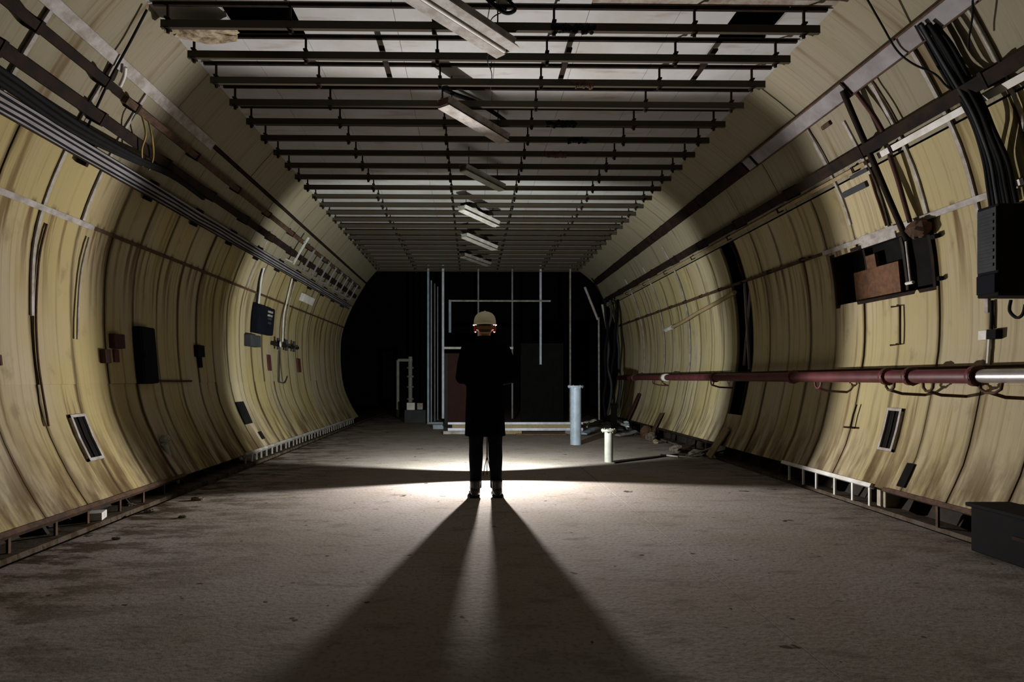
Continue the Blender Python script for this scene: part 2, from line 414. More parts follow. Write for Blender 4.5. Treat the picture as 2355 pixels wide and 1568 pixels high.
mb = MB(); mb.bx(-2.7, 3.0, YN-.6, YF+.1, 4.12, 4.2); struct(mb.build('ceiling_outer', M['void'], origin=(0, 0, 4.12)))
mb = MB(); mb.bx(.902, 2.8, ROW0-9*PITCH, ROW0-.01, CZ+.004, CZ+.03)
struct(mb.build('ceiling_plaster', mat('stained_plaster', (.36, .33, .29), .9, col2=(.16, .10, .07), scale=5, bump=.6), origin=(0, 0, CZ)))
# end chamber beyond the lining, its darkness put into the colour
mb = MB()
mb.bx(-8, 8, YE, YE+.1, -.3, 7); mb.bx(-8, -7.9, YF+.1, YE, -.3, 7); mb.bx(7.9, 8, YF+.1, YE, -.3, 7); mb.bx(-8, 8, YF+.1, YE, 6.9, 7)
mb.bx(-8, -3.66, YF+.1, YF+.2, -.3, 7); mb.bx(4.05, 8, YF+.1, YF+.2, -.3, 7); mb.bx(-3.7, 4.1, YF+.1, YF+.2, 4.2, 7)
mb.bx(-8, -3.6, YF+.1, YE, -.3, .0); mb.bx(4.1, 8, YF+.1, YE, -.3, .0)
struct(mb.build('wall_end', M['void'], origin=(0, YE, 0)))

# trims: long cover bands on the lining
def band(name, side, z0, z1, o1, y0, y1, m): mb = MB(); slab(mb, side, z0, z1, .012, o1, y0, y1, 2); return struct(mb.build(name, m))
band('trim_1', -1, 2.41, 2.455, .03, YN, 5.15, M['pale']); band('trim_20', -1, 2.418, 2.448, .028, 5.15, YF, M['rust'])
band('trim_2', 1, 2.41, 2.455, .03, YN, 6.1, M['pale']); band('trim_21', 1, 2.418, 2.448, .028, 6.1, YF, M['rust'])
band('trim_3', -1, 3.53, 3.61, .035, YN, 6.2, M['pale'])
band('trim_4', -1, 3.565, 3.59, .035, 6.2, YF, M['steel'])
# pale battens over some joints of the upper boards, thinner ones lower
def batten(i, side, y, z0, z1, m='pale', wd=.028): mb = MB(); slab(mb, side, z0, z1, .012, .028, y-wd/2, y+wd/2); struct(mb.build('trim_%d' % i, M[m]))
ti = 5
for side, y, z0, z1 in ((-1, OFFL+.45*8.5, 2.46, 3.53), (-1, OFFL+.45*10.0, 1.6, 3.53), (-1, OFFL+.45*11, 2.46, 3.53),
                        (-1, OFFL+.45*19, 2.46, 3.3), (1, OFFR+.45*7, 2.46, 3.55), (1, OFFR+.45*9, 1.6, 3.55), (1, OFFR+.45*10, 2.46, 3.5), (1, OFFR+.45*11, 2.46, 3.4),
                        (1, OFFR+.45*12, 2.6, 3.4), (1, OFFR+.45*22, 1.2, 3.4), (1, OFFR+.45*25, 1.2, 3.3), (1, OFFR+.45*28, 1.2, 3.3)):
    batten(ti, side, y, z0, z1); ti += 1

# ------------------------------------------------------------------ ceiling pipe rows
ORD = ['first', 'second', 'third', 'fourth', 'fifth', 'sixth', 'seventh', 'eighth', 'ninth', 'tenth', 'eleventh', 'twelfth', 'thirteenth', 'fourteenth', 'fifteenth', 'sixteenth', 'seventeenth', 'eighteenth', 'nineteenth', 'twentieth', 'twenty-first', 'twenty-second', 'twenty-third', 'twenty-fourth', 'twenty-fifth']
def row(y):
    t = thing('ceiling_channel', '', 'channel', (.15, y, 3.74), 'steel channels in rows under the ceiling')
    mb = MB(); mb.bx(-2.32, 2.64, y-.012, y+.012, 3.738, 3.796); mb.bx(-2.32, 2.64, y-.015, y+.015, 3.735, 3.742); mb.build('bar', M['chan'], t)
    mb = MB(); mb.bx(-2.38, 2.70, y-.012, y+.012, 3.905, 3.929); mb.build('ceiling_rail', M['steel'], t)
    for x in (-1.36, -.283, .62, 1.685, -2.27, 2.52):
        mb = MB(); mb.bx(x-.008, x+.008, y-.008, y+.008, 3.70, 3.905); mb.bx(x-.018, x+.018, y-.03, y+.03, 3.726, 3.735)
        mb.bx(x-.016, x+.016, y-.03, y+.03, 3.80, 3.812); mb.lathe([(.014, 3.702), (.014, 3.726)], (x, y, 0), n=6, smooth=False); mb.build('hanger', M['steel'], t)
    return t
proto = row(ROW0)
def copy_tree(o, dy=0, parent=None):
    c = o.copy(); COL.objects.link(c)
    if parent: c.parent = parent
    else: c.location.y += dy
    for ch in [x for x in bpy.data.objects if x.parent == o and x != c]: copy_tree(ch, 0, c)
    return c
rows = [proto]
for k in range(1, NR): rows.append(copy_tree(proto, k*PITCH))
for k, o in enumerate(rows):
    o['label'] = 'dark steel channel across the white ceiling, %s row from the top edge' % ORD[k]
# short dark straps running between second and third rows
for x, w_ in ((-.735, 'left of the middle'), (.80, 'right of the middle'), (2.0, 'near the right wall')):
    mb = MB(); mb.bx(x-.022, x+.022, ROW0+PITCH-.05, ROW0+2*PITCH+.05, 3.812, 3.826)
    tag(mb.build('ceiling_strap', M['steel']), 'short dark strap joining second and third ceiling channels, '+w_, 'strap', 'straps between the ceiling channels')
# torn insulation rags clinging to the channels
for px, py, k, s_, w_ in ((1320, 60, 0, .30, 'dark rag wrapped along the nearest ceiling channel, right of the long lamp'), (1275, 352, 6, .26, 'reddish rag on a dark channel in the middle of the ceiling'),
                          (1340, 190, 2, .2, 'rusty rag on the third ceiling channel'), (1290, 283, 4, .3, 'dark rag on the fifth ceiling channel beside the rusty lamp'), (1330, 322, 5, .22, 'dark rag on the sixth ceiling channel')):
    y = ROW0+k*PITCH; x = at(px, py, y).x; mb = MB(); rr = random.Random(px)
    for j in range(22):
        mb.ell((x-s_/2+s_*j/21, y+rr.uniform(-.006, .006), 3.762+rr.uniform(-.014, .008)), (s_/14*rr.uniform(.7, 1.6), .022, .026+rr.random()*.016), 7, 5, Euler((0, rr.uniform(-.5, .5), 0)))
    tag(mb.build('pipe_rag', M['rust'] if 'r' in w_[:1] else M['black']), w_, 'rag', 'rags on the ceiling channels')

# ------------------------------------------------------------------ ceiling lamps
def lamp(pa, pb, z, wd, label, twin=False, tube=False, m='pale'):
    a, b = fl(*pa, z=z), fl(*pb, z=z); c = (a+b)/2; t = thing('ceiling_lamp', label, 'lamp', (c.x, c.y, z), 'strip lamps hanging under the ceiling')
    d = (b-a).normalized(); s = Vector((d.y, -d.x, 0))
    def trough(w0, w1, h0, h1, nm, mm, off=0):
        mb = MB(); S = [(-w0, h1), (-w1, h0), (w1, h0), (w0, h1)]; vs = []
        for e in (a, b): vs += [e+s*(u+off)+Vector((0, 0, h)) for u, h in S]
        mb.add(vs, [(0, 1, 5, 4), (1, 2, 6, 5), (2, 3, 7, 6), (3, 0, 4, 7), (0, 3, 2, 1), (4, 5, 6, 7)]); return mb.build(nm, mm, t)
    trough(wd/2, wd/3, 0, .05, 'body', M[m])
    if twin:
        for o_ in (-wd*.42, wd*.42): trough(wd*.10, wd*.26, -.035, .0, 'reflector', M[m], o_)
    else: trough(wd*.2, wd*.45, -.03, 0, 'reflector', M[m])
    if tube:
        mb = MB(); mb.tube([a+d*.04+Vector((0, 0, -.035)), b-d*.04+Vector((0, 0, -.035))], .016, 10); mb.build('fluorescent_tube', M['white'], t)
    for e in (a+d*.12, b-d*.12):
        mb = MB(); mb.tube([e+Vector((0, 0, .05)), Vector((e.x, e.y, 3.92))], .006, 6); mb.build('hanger', M['steel'], t)
    for e, q in ((a, -1), (b, 1)):
        mb = MB(); mb.box(e+d*q*.006+Vector((0, 0, .01)), (.012, wd*.7, .06), Matrix((d, s, (0, 0, 1))).transposed()); mb.build('end_cap', M['rust' if m != 'white' else 'greyp'], t)
    return t
lamp((935, -40), (1168, 112), 3.66, .17, 'long twin pale strip lamp hanging nearest, cut by the top edge', twin=True, tube=True)
lamp((1020, 238), (1160, 322), 3.62, .15, 'rusty pale strip lamp second from the top edge', m='pale')
lamp((1065, 388), (1155, 434), 3.62, .12, 'dim olive strip lamp hanging third from the top edge', m='greyp')
lamp((1062, 480), (1142, 517), 3.62, .14, 'bright white strip lamp hanging fourth from the top edge', m='white', tube=True)
lamp((1068, 543), (1138, 572), 3.62, .15, 'pale strip lamp fifth from the top, just above the faintest one', m='white')
lamp((1064, 588), (1124, 609), 3.62, .15, 'faint pale strip lamp farthest away, over the man', m='pale')
# cables dangling at the lamps
def cable(pts, r, m, nm='loose_cable'):
    P = [Vector(p) for p in pts]; out = []
    for i in range(len(P)-1):
        p0, p1, p2, p3 = P[max(i-1, 0)], P[i], P[i+1], P[min(i+2, len(P)-1)]
        for k in range(5):
            t = k/5; out.append(.5*((2*p1)+(p2-p0)*t+(2*p0-5*p1+4*p2-p3)*t*t+(3*p1-p0-3*p2+p3)*t**3))
    out.append(P[-1]); mb = MB(); mb.tube(out, r, 6); return mb
a = at(1135, 0, 4.0)
tag(cable([at(1100, -25, 4.1), at(1135, 12, 4.1), at(1165, 30, 4.12), at(1185, 20, 4.1), at(1160, -5, 4.1), at(1130, 5, 4.1), at(1165, 22, 4.1)], .013, 0).build('coiled_cable', M['cable']), 'coiled dark cable end hanging beside the nearest strip lamp', 'cable')
tag(cable([at(1160, 26, 4.15), at(1128, 48, 4.3), at(1125, 110, 4.6), at(1121, 140, 4.8), at(1131, 170, 5.1), at(1128, 205, 5.4)], .004, 0).build('thin_wire', M['cable']), 'thin dark wire drooping from the coiled cable across the ceiling', 'wire')
# cables clumped by second and third lamps
tag(cable([at(1020, 205, 5.55), at(1050, 218, 5.7), at(1095, 235, 5.9), at(1140, 262, 6.1), at(1165, 280, 6.25)], .02, 0).build('cable_clump', M['black']), 'sagging black cable above the rusty strip lamp', 'cable')
tag(cable([at(1060, 470, 8.9), at(1085, 468, 9.0), at(1110, 486, 9.3), at(1135, 488, 9.5)], .02, 0).build('cable_clump', M['black']), 'dark cable tangle on top of the bright white strip lamp', 'cable')

# broken plaster by the missing ceiling boards
def chunk(c, size, seed, m, nm, label, cat, group=None):
    rr = random.Random(seed); mb = MB(); mb.ell(c, size, 12, 8)
    for v in mb.v: v += Vector((rr.uniform(-.18, .18)*size[0], rr.uniform(-.18, .18)*size[1], rr.uniform(-.18, .18)*size[2]))
    for i in range(len(mb.sm)): mb.sm[i] = False
    return tag(mb.build(nm, m), label, cat, group)
y = ROW0+.2
chunk(at(465, 82, y)+Vector((0, 0, .02)), (.27, .13, .03), 4, M['plaster'], 'broken_plaster', 'torn pale plaster patch hanging between first and second ceiling channels, left end', 'plaster')
mb = MB(); mb.box(at(510, 78, ROW0+.25), (.015, .2, .015), Euler((.3, 0, .5))); tag(mb.build('splintered_lath', M['pale']), 'pale splintered lath sticking out beside the torn plaster', 'lath')

# ------------------------------------------------------------------ left wall services
Y0, Y1 = YN+.3, 14.6
def run(side, z, off, y0, y1, wd, th, nm, m, label, cat, brackets=0, z_end=None, shape='bar'):
    t = thing(nm, label, cat, tuple(P3(side, z, off, y0)))
    mb = MB(); n = 6
    pts = [P3(side, z+((z_end-z)*k/n if z_end else 0), off, y0+(y1-y0)*k/n) for k in range(n+1)]
    if shape == 'bar':
        slab(mb, side, z-wd/2, z+wd/2, off-th/2, off+th/2, y0, y1, 1); body = mb.build('channel', m, t)
    else: mb.tube(pts, wd/2, 12); body = mb.build('pipe', m, t)
    for k in range(brackets):
        y = y0+.15+(y1-y0-.3)*k/max(1, brackets-1); mb = MB()
        slab(mb, side, z-wd/2-.012, z+wd/2+.012, .012, off+th/2+.006, y-.014, y+.014, 1); mb.build('bracket', M['steel'], t)
    return t
run(-1, 3.41, .10, 1.5, 4.62, .055, .05, 'wall_channel', M['steel'], 'dark steel channel ending short, highest on the left wall', 'channel', 5)
run(-1, 3.40, .10, 4.72, 14.5, .05, .05, 'wall_channel', M['rust'], 'dark rusty channel starting beside the pale band, upper left wall', 'channel', 10)
run(-1, 3.19, .12, 1.5, 14.5, .075, .05, 'wall_channel', M['steel'], 'broad dark channel running below the ending one, left wall', 'channel', 14)
# pale cable tray with side rails and cables
t = thing('cable_tray', 'pale perforated cable tray running along the left wall under the dark channels', 'cable tray', tuple(P3(-1, 2.9, .1, 2)))
mb = MB(); slab(mb, -1, 2.875, 2.985, .10, .112, 1.5, 14.5, 1); mb.build('tray_bed', M['duct'], t)
for z, mm in ((2.868, 'steel'), (2.98, 'duct')):
    mb = MB(); slab(mb, -1, z, z+.010, .09, .13, 1.5, 14.5, 1); mb.build('side_rail', M[mm], t)
for k in range(14):
    mb = MB(); y = 1.9+k*.93; slab(mb, -1, 2.84, 3.02, .02, .098, y, y+.03, 1); mb.build('bracket', M['steel'], t)
for j, (z, r, lb) in enumerate(((2.895, .008, 'lowest'), (2.93, .007, 'middle'), (2.965, .009, 'uppermost'))):
    rr = random.Random(j); mb = MB(); mb.tube([P3(-1, z+rr.uniform(-.006, .006), .114+r+rr.uniform(0, .004), 1.5+k*.5) for k in range(27)], r, 6)
    tag(mb.build('tray_cable', M['cable']), 'black cable lying in the pale tray on the left wall, %s of three' % lb, 'cable', 'cables in the left tray')
# cable bundle sagging from channel B to tray
for j, (dz, lb) in enumerate(((0, 'upper'), (.035, 'middle'), (-.03, 'lower'))):
    pts = [P3(-1, 3.05+dz*.7, .18, 1.8), P3(-1, 3.04+dz, .19, 2.8), P3(-1, 3.05+dz, .17, 3.6), P3(-1, 3.03+dz, .18, 4.3), P3(-1, 3.07+dz*.6, .17, 5.0), P3(-1, 3.13+dz*.3, .17, 5.6), P3(-1, 3.12, .17, 6.3)]
    tag(cable(pts, .024-.003*j, 0).build('sagging_cable', M['cable']), 'thick black cable sagging between dark channel and pale tray, %s strand' % lb, 'cable', 'sagging cables on the left wall')
for j in range(2):
    y = 4.95+.1*j
    tag(cable([P3(-1, 3.38, .12, y), P3(-1, 3.28, .2, y+.04), P3(-1, 3.17, .18, y+.12+.08*j), P3(-1, 3.06, .17, y+.25)], .008, 0).build('yellow_wire', M['ycable']), 'yellow wire dangling between left wall channels, %s one' % ('nearer', 'farther')[j], 'wire', 'yellow wires on the left wall')
# thin dark vertical cable across the boards, to the ceiling corner
tag(cable([P3(-1, 2.95, .04, 4.62), P3(-1, 3.2, .04, 4.6), P3(-1, 3.45, .05, 4.55), P3(-1, 3.7, .05, 4.5), P3(-1, 3.9, .04, 4.42)], .009, 0).build('riser_cable', M['cable']), 'thin dark cable climbing from the tray to the first ceiling channel, left wall', 'cable')
tag(cable([P3(-1, 3.45, .06, 4.66), P3(-1, 3.52, .06, 4.64), P3(-1, 3.57, .06, 4.60)], .015, 0).build('conduit_stub', M['white']), 'short bright white conduit stub beside the pale band, upper left', 'conduit')
# scaffold-like brackets near the far end on the left
for k in range(9):
    y = 9.6+k*.55; mb = MB(); slab(mb, -1, 3.05, 3.42 if k else 3.5, .14, .165, y, y+.03, 2)
    for z in (3.06, 3.4): slab(mb, -1, z, z+.02, .0, .15, y, y+.03, 1)
    tag(mb.build('wall_bracket', M['white' if k == 0 else 'duct']), ('white upright bracket on the far left channels' if k == 0 else 'grey upright bracket on the far left channels, %s behind the white one' % ORD[k-1]), 'bracket', 'upright brackets on the far left channels')

# items on a wall, placed from their pixel rectangle
def wallbox(nm, rect, depth, m, label, cat, so=.012, group=None, bev=.004, build=True):
    x0, y0, x1, y1 = rect; side, _, ya = hit(x0, (y0+y1)/2, so+depth); _, _, yb = hit(x1, (y0+y1)/2, so+depth)
    xm = (x0+x1)/2; _, z1, _ = hit(xm, y0, so+depth); _, z0, _ = hit(xm, y1, so+depth)
    ya, yb = min(ya, yb), max(ya, yb)
    if not build: return side, z0, z1, ya, yb
    mb = MB(); slab(mb, side, z0, z1, so, so+depth, ya, yb, 1)
    o = mb.build(nm, m, bev=bev); tag(o, label, cat, group); return o, (side, z0, z1, ya, yb)
def cabinet(rect, depth, label, nm='wall_cabinet', m='navy', extra=None, cat='cabinet'):
    side, z0, z1, ya, yb = wallbox(nm, rect, depth, None, '', '', build=False)
    t = thing(nm, label, cat, tuple(P3(side, z0, .02, (ya+yb)/2)))
    mb = MB(); slab(mb, side, z0, z1, .012, depth, ya, yb, 1); mb.build('cabinet_body', M[m], t, bev=.005)
    mb = MB(); slab(mb, side, z0+.012, z1-.012, depth, depth+.012, ya+.012, yb-.012, 1); d = mb.build('cabinet_door', M[m], t, bev=.003)
    mb = MB(); zc = (z0+z1)/2; slab(mb, side, zc-.03, zc+.03, depth+.012, depth+.03, ya+.03, ya+.045, 1); mb.build('handle', M['steel'], d)
    return t, side, z0, z1, ya, yb
cabinet((328, 752, 361, 880), .09, 'tall black cabinet on the left wall in the dark band')
t, side, z0, z1, ya, yb = cabinet((592, 704, 630, 768), .10, 'black switch box with small grey marks on far left wall', 'switch_box')
for k, (h, wd) in enumerate(((.8, .26), (.66, .26), (.54, .2), (.38, .16))):
    mb = MB(); zz = z0+(z1-z0)*h; slab(mb, side, zz, zz+.035, .105, .136, ya+(yb-ya)*(.66-wd/2), ya+(yb-ya)*(.66+wd/2), 1); mb.build('marking', M['pale' if k < 2 else 'dgrey'], t)
wallbox('meter_box', (577, 770, 600, 797), .1, M['dgrey'], 'small dark box hanging under the marked switch box', 'box')
wallbox('red_box', (265, 768, 288, 800), .06, M['maroon'], 'maroon call box left of the tall black cabinet', 'box')
wallbox('red_sign', (264, 803, 275, 832), .02, M['red'], 'small red plate right under the maroon call box', 'sign')
wallbox('isolator_switch', (243, 803, 256, 834), .05, M['maroon'], 'small dark switch with lever, lowest of the fittings left of the cabinet', 'switch')
wallbox('isolator_switch', (456, 794, 471, 820), .05, M['navy'], 'small navy switch right of the tall black cabinet', 'switch')
wallbox('pull_cord', (460, 821, 466, 845), .03, M['navy'], 'short dark cord hanging below the small navy switch', 'cord')
wallbox('red_box', (0, 815, 6, 840), .05, M['maroon'], 'tiny dark red box at the left edge of the photo', 'box')
wallbox('red_sign', (617, 816, 624, 852), .02, M['red'], 'small red plate below and right of the marked switch box', 'sign')
wallbox('red_sign', (685, 824, 692, 856), .02, M['red'], 'small red plate farthest along the left wall', 'sign')
wallbox('junction_box', (697, 680, 724, 700), .08, M['white'], 'pale yellow-white box high on the far left wall', 'box')
# pipe manifold on far left wall
side, z0, z1, ya, yb = wallbox('', (634, 785, 688, 805), .1, None, '', '', build=False)
t = thing('valve_assembly', 'dark valve and pipe assembly below the pale box, far left wall', 'valve', tuple(P3(-1, z0, .02, ya)))
mb = MB(); mb.tube([P3(-1, (z0+z1)/2, .08, ya), P3(-1, (z0+z1)/2, .08, yb)], .035, 10); mb.build('pipe', M['steel'], t)
for k in range(3):
    y = ya+(yb-ya)*(.15+.33*k); mb = MB(); mb.tube([P3(-1, (z0+z1)/2-.09, .09, y), P3(-1, (z0+z1)/2+.11, .09, y)], .028, 8); mb.tube([P3(-1, (z0+z1)/2+.02, .02, y), P3(-1, (z0+z1)/2+.02, .16, y)], .02, 8); mb.build('valve', M['dgrey'], t)
mb = MB(); mb.lathe([(.001, .14), (.055, .14), (.055, .15), (.001, .15)], (pt(-1, z1, 0).x, ya+.15, (z0+z1)/2), 'X', 14); mb.build('hand_wheel', M['white'], t)
# conduits on far left wall
def conduit(pix, r, m, label, off=.03, nm='conduit', cat='conduit'):
    pts = []
    for p in pix: s, z, y = hit(p[0], p[1], off); pts.append(P3(s, z, off, y))
    return tag(cable(pts, r, 0).build(nm, M[m]), label, cat)
conduit([(607, 615), (601, 640), (597, 675), (594, 703)], .016, 'white', 'white conduit dropping to the marked switch box')
conduit([(603, 618), (596, 645), (592, 680), (590, 703)], .012, 'cable', 'black cable beside the white conduit above the switch box', nm='drop_cable', cat='cable')
conduit([(672, 640), (660, 690), (652, 730), (650, 785)], .016, 'white', 'pale curved conduit dropping to the valve assembly')
conduit([(679, 645), (667, 690), (659, 730), (655, 785)], .012, 'pale', 'second slimmer pale conduit dropping to the valve assembly')
conduit([(643, 806), (642, 840), (642, 878)], .012, 'dgrey', 'thin dark pipe dropping from the valve assembly', nm='drop_pipe', cat='pipe')
conduit([(642, 878), (655, 880), (661, 865)], .010, 'dgrey', 'small hooked wire at the foot of the drop pipe', nm='hooked_wire', cat='wire')
conduit([(364, 876), (400, 876), (440, 876)], .012, 'maroon', 'thin maroon pipe running level from the tall black cabinet', nm='thin_pipe', cat='pipe')
conduit([(108, 515), (92, 580), (85, 660), (83, 740), (88, 830), (98, 900), (112, 980)], .009, 'rust', 'long dark seam cable curving down the near left wall', nm='seam_cable', cat='cable')
conduit([(205, 545), (187, 620), (180, 700), (178, 780)], .010, 'pale', 'long pale conduit running down the near left wall to the vent')
# vents low on the walls
def vent(rect, label):
    side, z0, z1, ya, yb = wallbox('', rect, .02, None, '', '', build=False)
    t = thing('wall_vent', label, 'vent', tuple(P3(side, z0, .01, (ya+yb)/2)))
    f = .022; mb = MB()
    for (a, b, c, d) in ((z0, z0+f, ya, yb), (z1-f, z1, ya, yb), (z0, z1, ya, ya+f), (z0, z1, yb-f, yb)): slab(mb, side, a, b, .012, .036, c, d, 2)
    mb.build('frame', M['pale'], t)
    mb = MB(); slab(mb, side, z0+f, z1-f, .012, .02, ya+f, yb-f, 2); mb.build('grille', M['void'], t)
    mb = MB(); yc = (ya+yb)/2; slab(mb, side, z0+f, z1-f, .02, .03, yc-.004, yc+.004, 2); mb.build('bar', M['steel'], t)
vent((181, 950, 217, 1062), 'tall narrow black vent with pale frame low on the near left wall')
vent((2030, 938, 2064, 1038), 'tall narrow black vent with pale frame low on the right wall')
wallbox('slot_cover', (553, 922, 571, 976), .02, M['void'], 'slim dark slot low on the far left wall', 'slot')
wallbox('slot_cover', (598, 990, 606, 1010), .02, M['void'], 'tiny dark slot near the foot of the far left wall', 'slot')

# ------------------------------------------------------------------ wall feet: rail and little posts over the dark gap
def foot_rail(side, y0, y1, step, label, m='rust', pm='pale'):
    zb = .13 if side < 0 else .19; x = pt(side, zb, .0).x
    t = thing('foot_rail', label, 'rail', (x, y0, .02)); q = pt(side, zb, .01)
    mb = MB(); slab(mb, side, zb-.02, zb+.012, -.01, .035, y0, y1, 1); mb.build('rail', M[m], t)
    k = 0; y = y0+.04
    while y < y1-.02 and k < 60:
        mb = MB(); mb.bar((q.x, y, .016), (q.x, y, zb-.012), .016, .022, (0, 1, 0)); mb.build('post', M[pm], t); y += step*(1+R.uniform(-.2, .2)); k += 1
foot_rail(-1, 1.0, 6.0, .42, 'rusty rail on small posts at the foot of the near left wall', 'rust', 'rust')
foot_rail(-1, 7.6, 14.6, .2, 'pale rail on many small posts at the foot of the far left wall', 'pale')
foot_rail(1, 3.8, 4.85, .5, 'broken rusty rail at the foot of the near right wall', 'rust', 'rust')
foot_rail(1, 5.0, 6.45, .27, 'white grid of short posts at the foot of the right wall', 'white', 'white')
foot_rail(1, 8.2, 14.6, .35, 'dark rail at the foot of the far right wall', 'steel', 'steel')
p = fl(2020, 1168); tag(MB().box((p.x+.10, p.y+.0, .12), (.17, .10, .22), Euler((0, 0, .1))).build('concrete_block', mat('pale_concrete', (.5, .45, .36), .9, scale=12), bev=.012), 'pale concrete block standing at the near end of the white grid', 'block')
p = fl(222, 1198); tag(MB().box((p.x, p.y, .045), (.11, .13, .06), Euler((0, 0, .3))).build('white_box', M['white'], bev=.004), 'small white box on the kerb at the foot of the left wall', 'box')
# dark equipment box in the lower right corner with a pale pipe beside it
t = thing('equipment_box', 'big black box standing on the kerb in the lower right corner', 'box', (3.3, 3.5, .016))
mb = MB(); mb.bx(3.20, 3.46, 2.95, 3.72, .016, .30); mb.build('box_body', M['black'], t, bev=.01)
mb = MB(); mb.bx(3.18, 3.475, 2.93, 3.74, .30, .325); mb.build('lid', M['black'], t, bev=.006)
mb = MB(); mb.bx(3.188, 3.202, 3.25, 3.42, .17, .19); mb.build('handle', M['steel'], t)
a, b = fl(2240, 1238, .03), fl(2370, 1290, .03)
tag(MB().tube([a, (a+b)/2, b], .016, 8).build('pale_pipe', M['pale']), 'pale pipe lying on the floor before the black corner box', 'pipe')
# pale bollard-like stump at left wall
q = fl(405, 1112, .016); s_, z_, y_ = hit(380, 1020, .06)
tag(MB().tube([q+Vector((.02, 0, .01)), P3(-1, z_, .05, y_)], [.022, .03], 10).build('leaning_pipe', M['greyp']), 'short pale pipe leaning on the left wall in the dark band', 'pipe')
chunk(P3(-1, hit(380, 1008, .06)[1], .06, hit(380, 1008, .06)[2]), (.05, .05, .04), 8, M['greyp'], 'pale_rock', 'rounded pale lump lodged above the leaning pipe, left wall', 'lump')

# ------------------------------------------------------------------ right wall services
# big grey duct along the top
t = thing('cable_duct', 'broad grey metal duct running along the top of the right wall', 'duct', tuple(P3(1, 3.58, .05, 2)))
Z_D = 3.585
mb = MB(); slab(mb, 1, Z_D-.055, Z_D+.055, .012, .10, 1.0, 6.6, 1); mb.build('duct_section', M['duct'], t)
mb = MB(); slab(mb, 1, Z_D-.06, Z_D+.06, .012, .11, 6.62, 14.7, 1); mb.build('duct_section', M['steel'], t, label='far duct section with shade in its colour')  # same grey duct; shade past the lamp is put into the colour
for k in range(9):
    y = 1.6+k*1.6; mb = MB(); slab(mb, 1, Z_D-.065, Z_D+.065, .012, .116, y, y+.02, 1); mb.build('joint_strap', M['steel'], t)
for z in (Z_D-.066, Z_D+.056):
    mb = MB(); slab(mb, 1, z, z+.01, .01, .11, 1.0, 6.6, 1); mb.build('edge_strip', M['rust'], t)
run(1, 3.12, .13, 1.2, 14.7, .085, .07, 'wall_channel', M['steel'], 'broad dark channel along the right wall below the grey duct', 'channel', 12)
t = run(1, 3.03, .07, 1.2, 4.9, .045, .03, 'wall_conduit', M['white'], 'white conduit under the broad dark channel, near right wall', 'conduit', 3)
run(1, 3.03, .05, 5.1, 14.5, .03, .03, 'wall_conduit', M['timber'], 'thin tan conduit under the broad dark channel, far right wall', 'conduit', 8)
# white conduit fragments on the lower band
run(1, 2.44, .05, 1.2, 3.95, .04, .03, 'wall_conduit', M['white'], 'white conduit beside the black wall cabinet, right edge', 'conduit', 2)
run(1, 2.44, .05, 6.3, 14.5, .022, .03, 'wall_conduit', M['rust'], 'thin rusty conduit on the seam of the far right wall', 'conduit', 12)
# tilted pale tube hanging off the far right wall
slanted = conduit([(1536, 757), (1570, 740), (1600, 722), (1640, 700), (1690, 672)], .03, 'timber', 'tan tube hanging slanted on the far right wall', off=.12, nm='slanted_tube', cat='tube')
_a = hit(1532, 759, .12); _b = hit(1546, 752, .12)
MB().tube([P3(_a[0], _a[1], .12, _a[2]), P3(_b[0], _b[1], .12, _b[2])], .038, 12).build('end_cap', M['white'], slanted, label='white end cap')
# cable bundle dropping to the black cabinet
lb = ['outermost left', 'second from left', 'third from left', 'middle-left', 'middle', 'middle-right', 'second from right', 'outermost right']
for j in range(8):
    o = j*11-34; rr = random.Random(j); so = .09+.02*(j % 3)
    pix = [(2125+o*.55, 55), (2158+o*.7, 105+rr.uniform(-4, 4)), (2200+o*.7, 180), (2238+o*.6, 245), (2262+o*.55, 300), (2287+o*.7, 370), (2298+o*.75, 430), (2306+o*.8, 475)]
    pts = []
    for k_, p in enumerate(pix): s, z, y = hit(p[0], p[1], so+(.07 if 2 < k_ < 5 else 0)); pts.append(P3(s, z, so+(.07 if 2 < k_ < 5 else 0), y))
    tag(cable(pts, .014, 0).build('drop_cable', M['cable'] if j != 2 else M['dgrey']), 'black cable in the bundle dropping to the black wall cabinet, %s' % lb[j], 'cable', 'cables dropping to the black wall cabinet')
# black cabinet at the right edge
t = thing('wall_cabinet', 'black cabinet with perforated side hanging at the right edge', 'cabinet', (3.5, 3.7, 1.65))
mb = MB(); mb.bx(3.30, 3.75, 3.63, 3.785, 1.64, 2.22); mb.build('cabinet_body', M['black'], t, bev=.006)
mb = MB(); mb.bx(3.292, 3.30, 3.64, 3.775, 1.80, 2.2)
mb.build('side_panel', M['dgrey'], t)
mb = MB(); mb.bx(3.285, 3.30, 3.64, 3.775, 1.66, 1.78); mb.build('terminal_cover', M['navy'], t, bev=.003)
for k in range(8):
    mb = MB(); zz = 1.83+k*.045; mb.bx(3.286, 3.293, 3.655, 3.76, zz, zz+.018); mb.build('louvre', M['dgrey'], t)
mb = MB(); slab(mb, 1, 2.2, 2.3, .05, .2, 3.64, 3.77, 1); mb.build('cable_gland', M['black'], t)
conduit([(2325, 690), (2322, 715), (2338, 731), (2352, 722), (2358, 700)], .010, 'cable', 'black cable loop hanging under the black wall cabinet', off=.2, nm='cable_loop', cat='cable')
conduit([(2281, 690), (2281, 730), (2280, 756)], .012, 'cable', 'thin black cable between wall cabinet and socket', nm='drop_cable', cat='cable')
wallbox('wall_socket', (2269, 757, 2290, 779), .05, M['black'], 'black socket below the black wall cabinet', 'socket')
wallbox('wall_switch', (2249, 760, 2268, 781), .03, M['white'], 'white switch plate left of the black socket', 'switch')
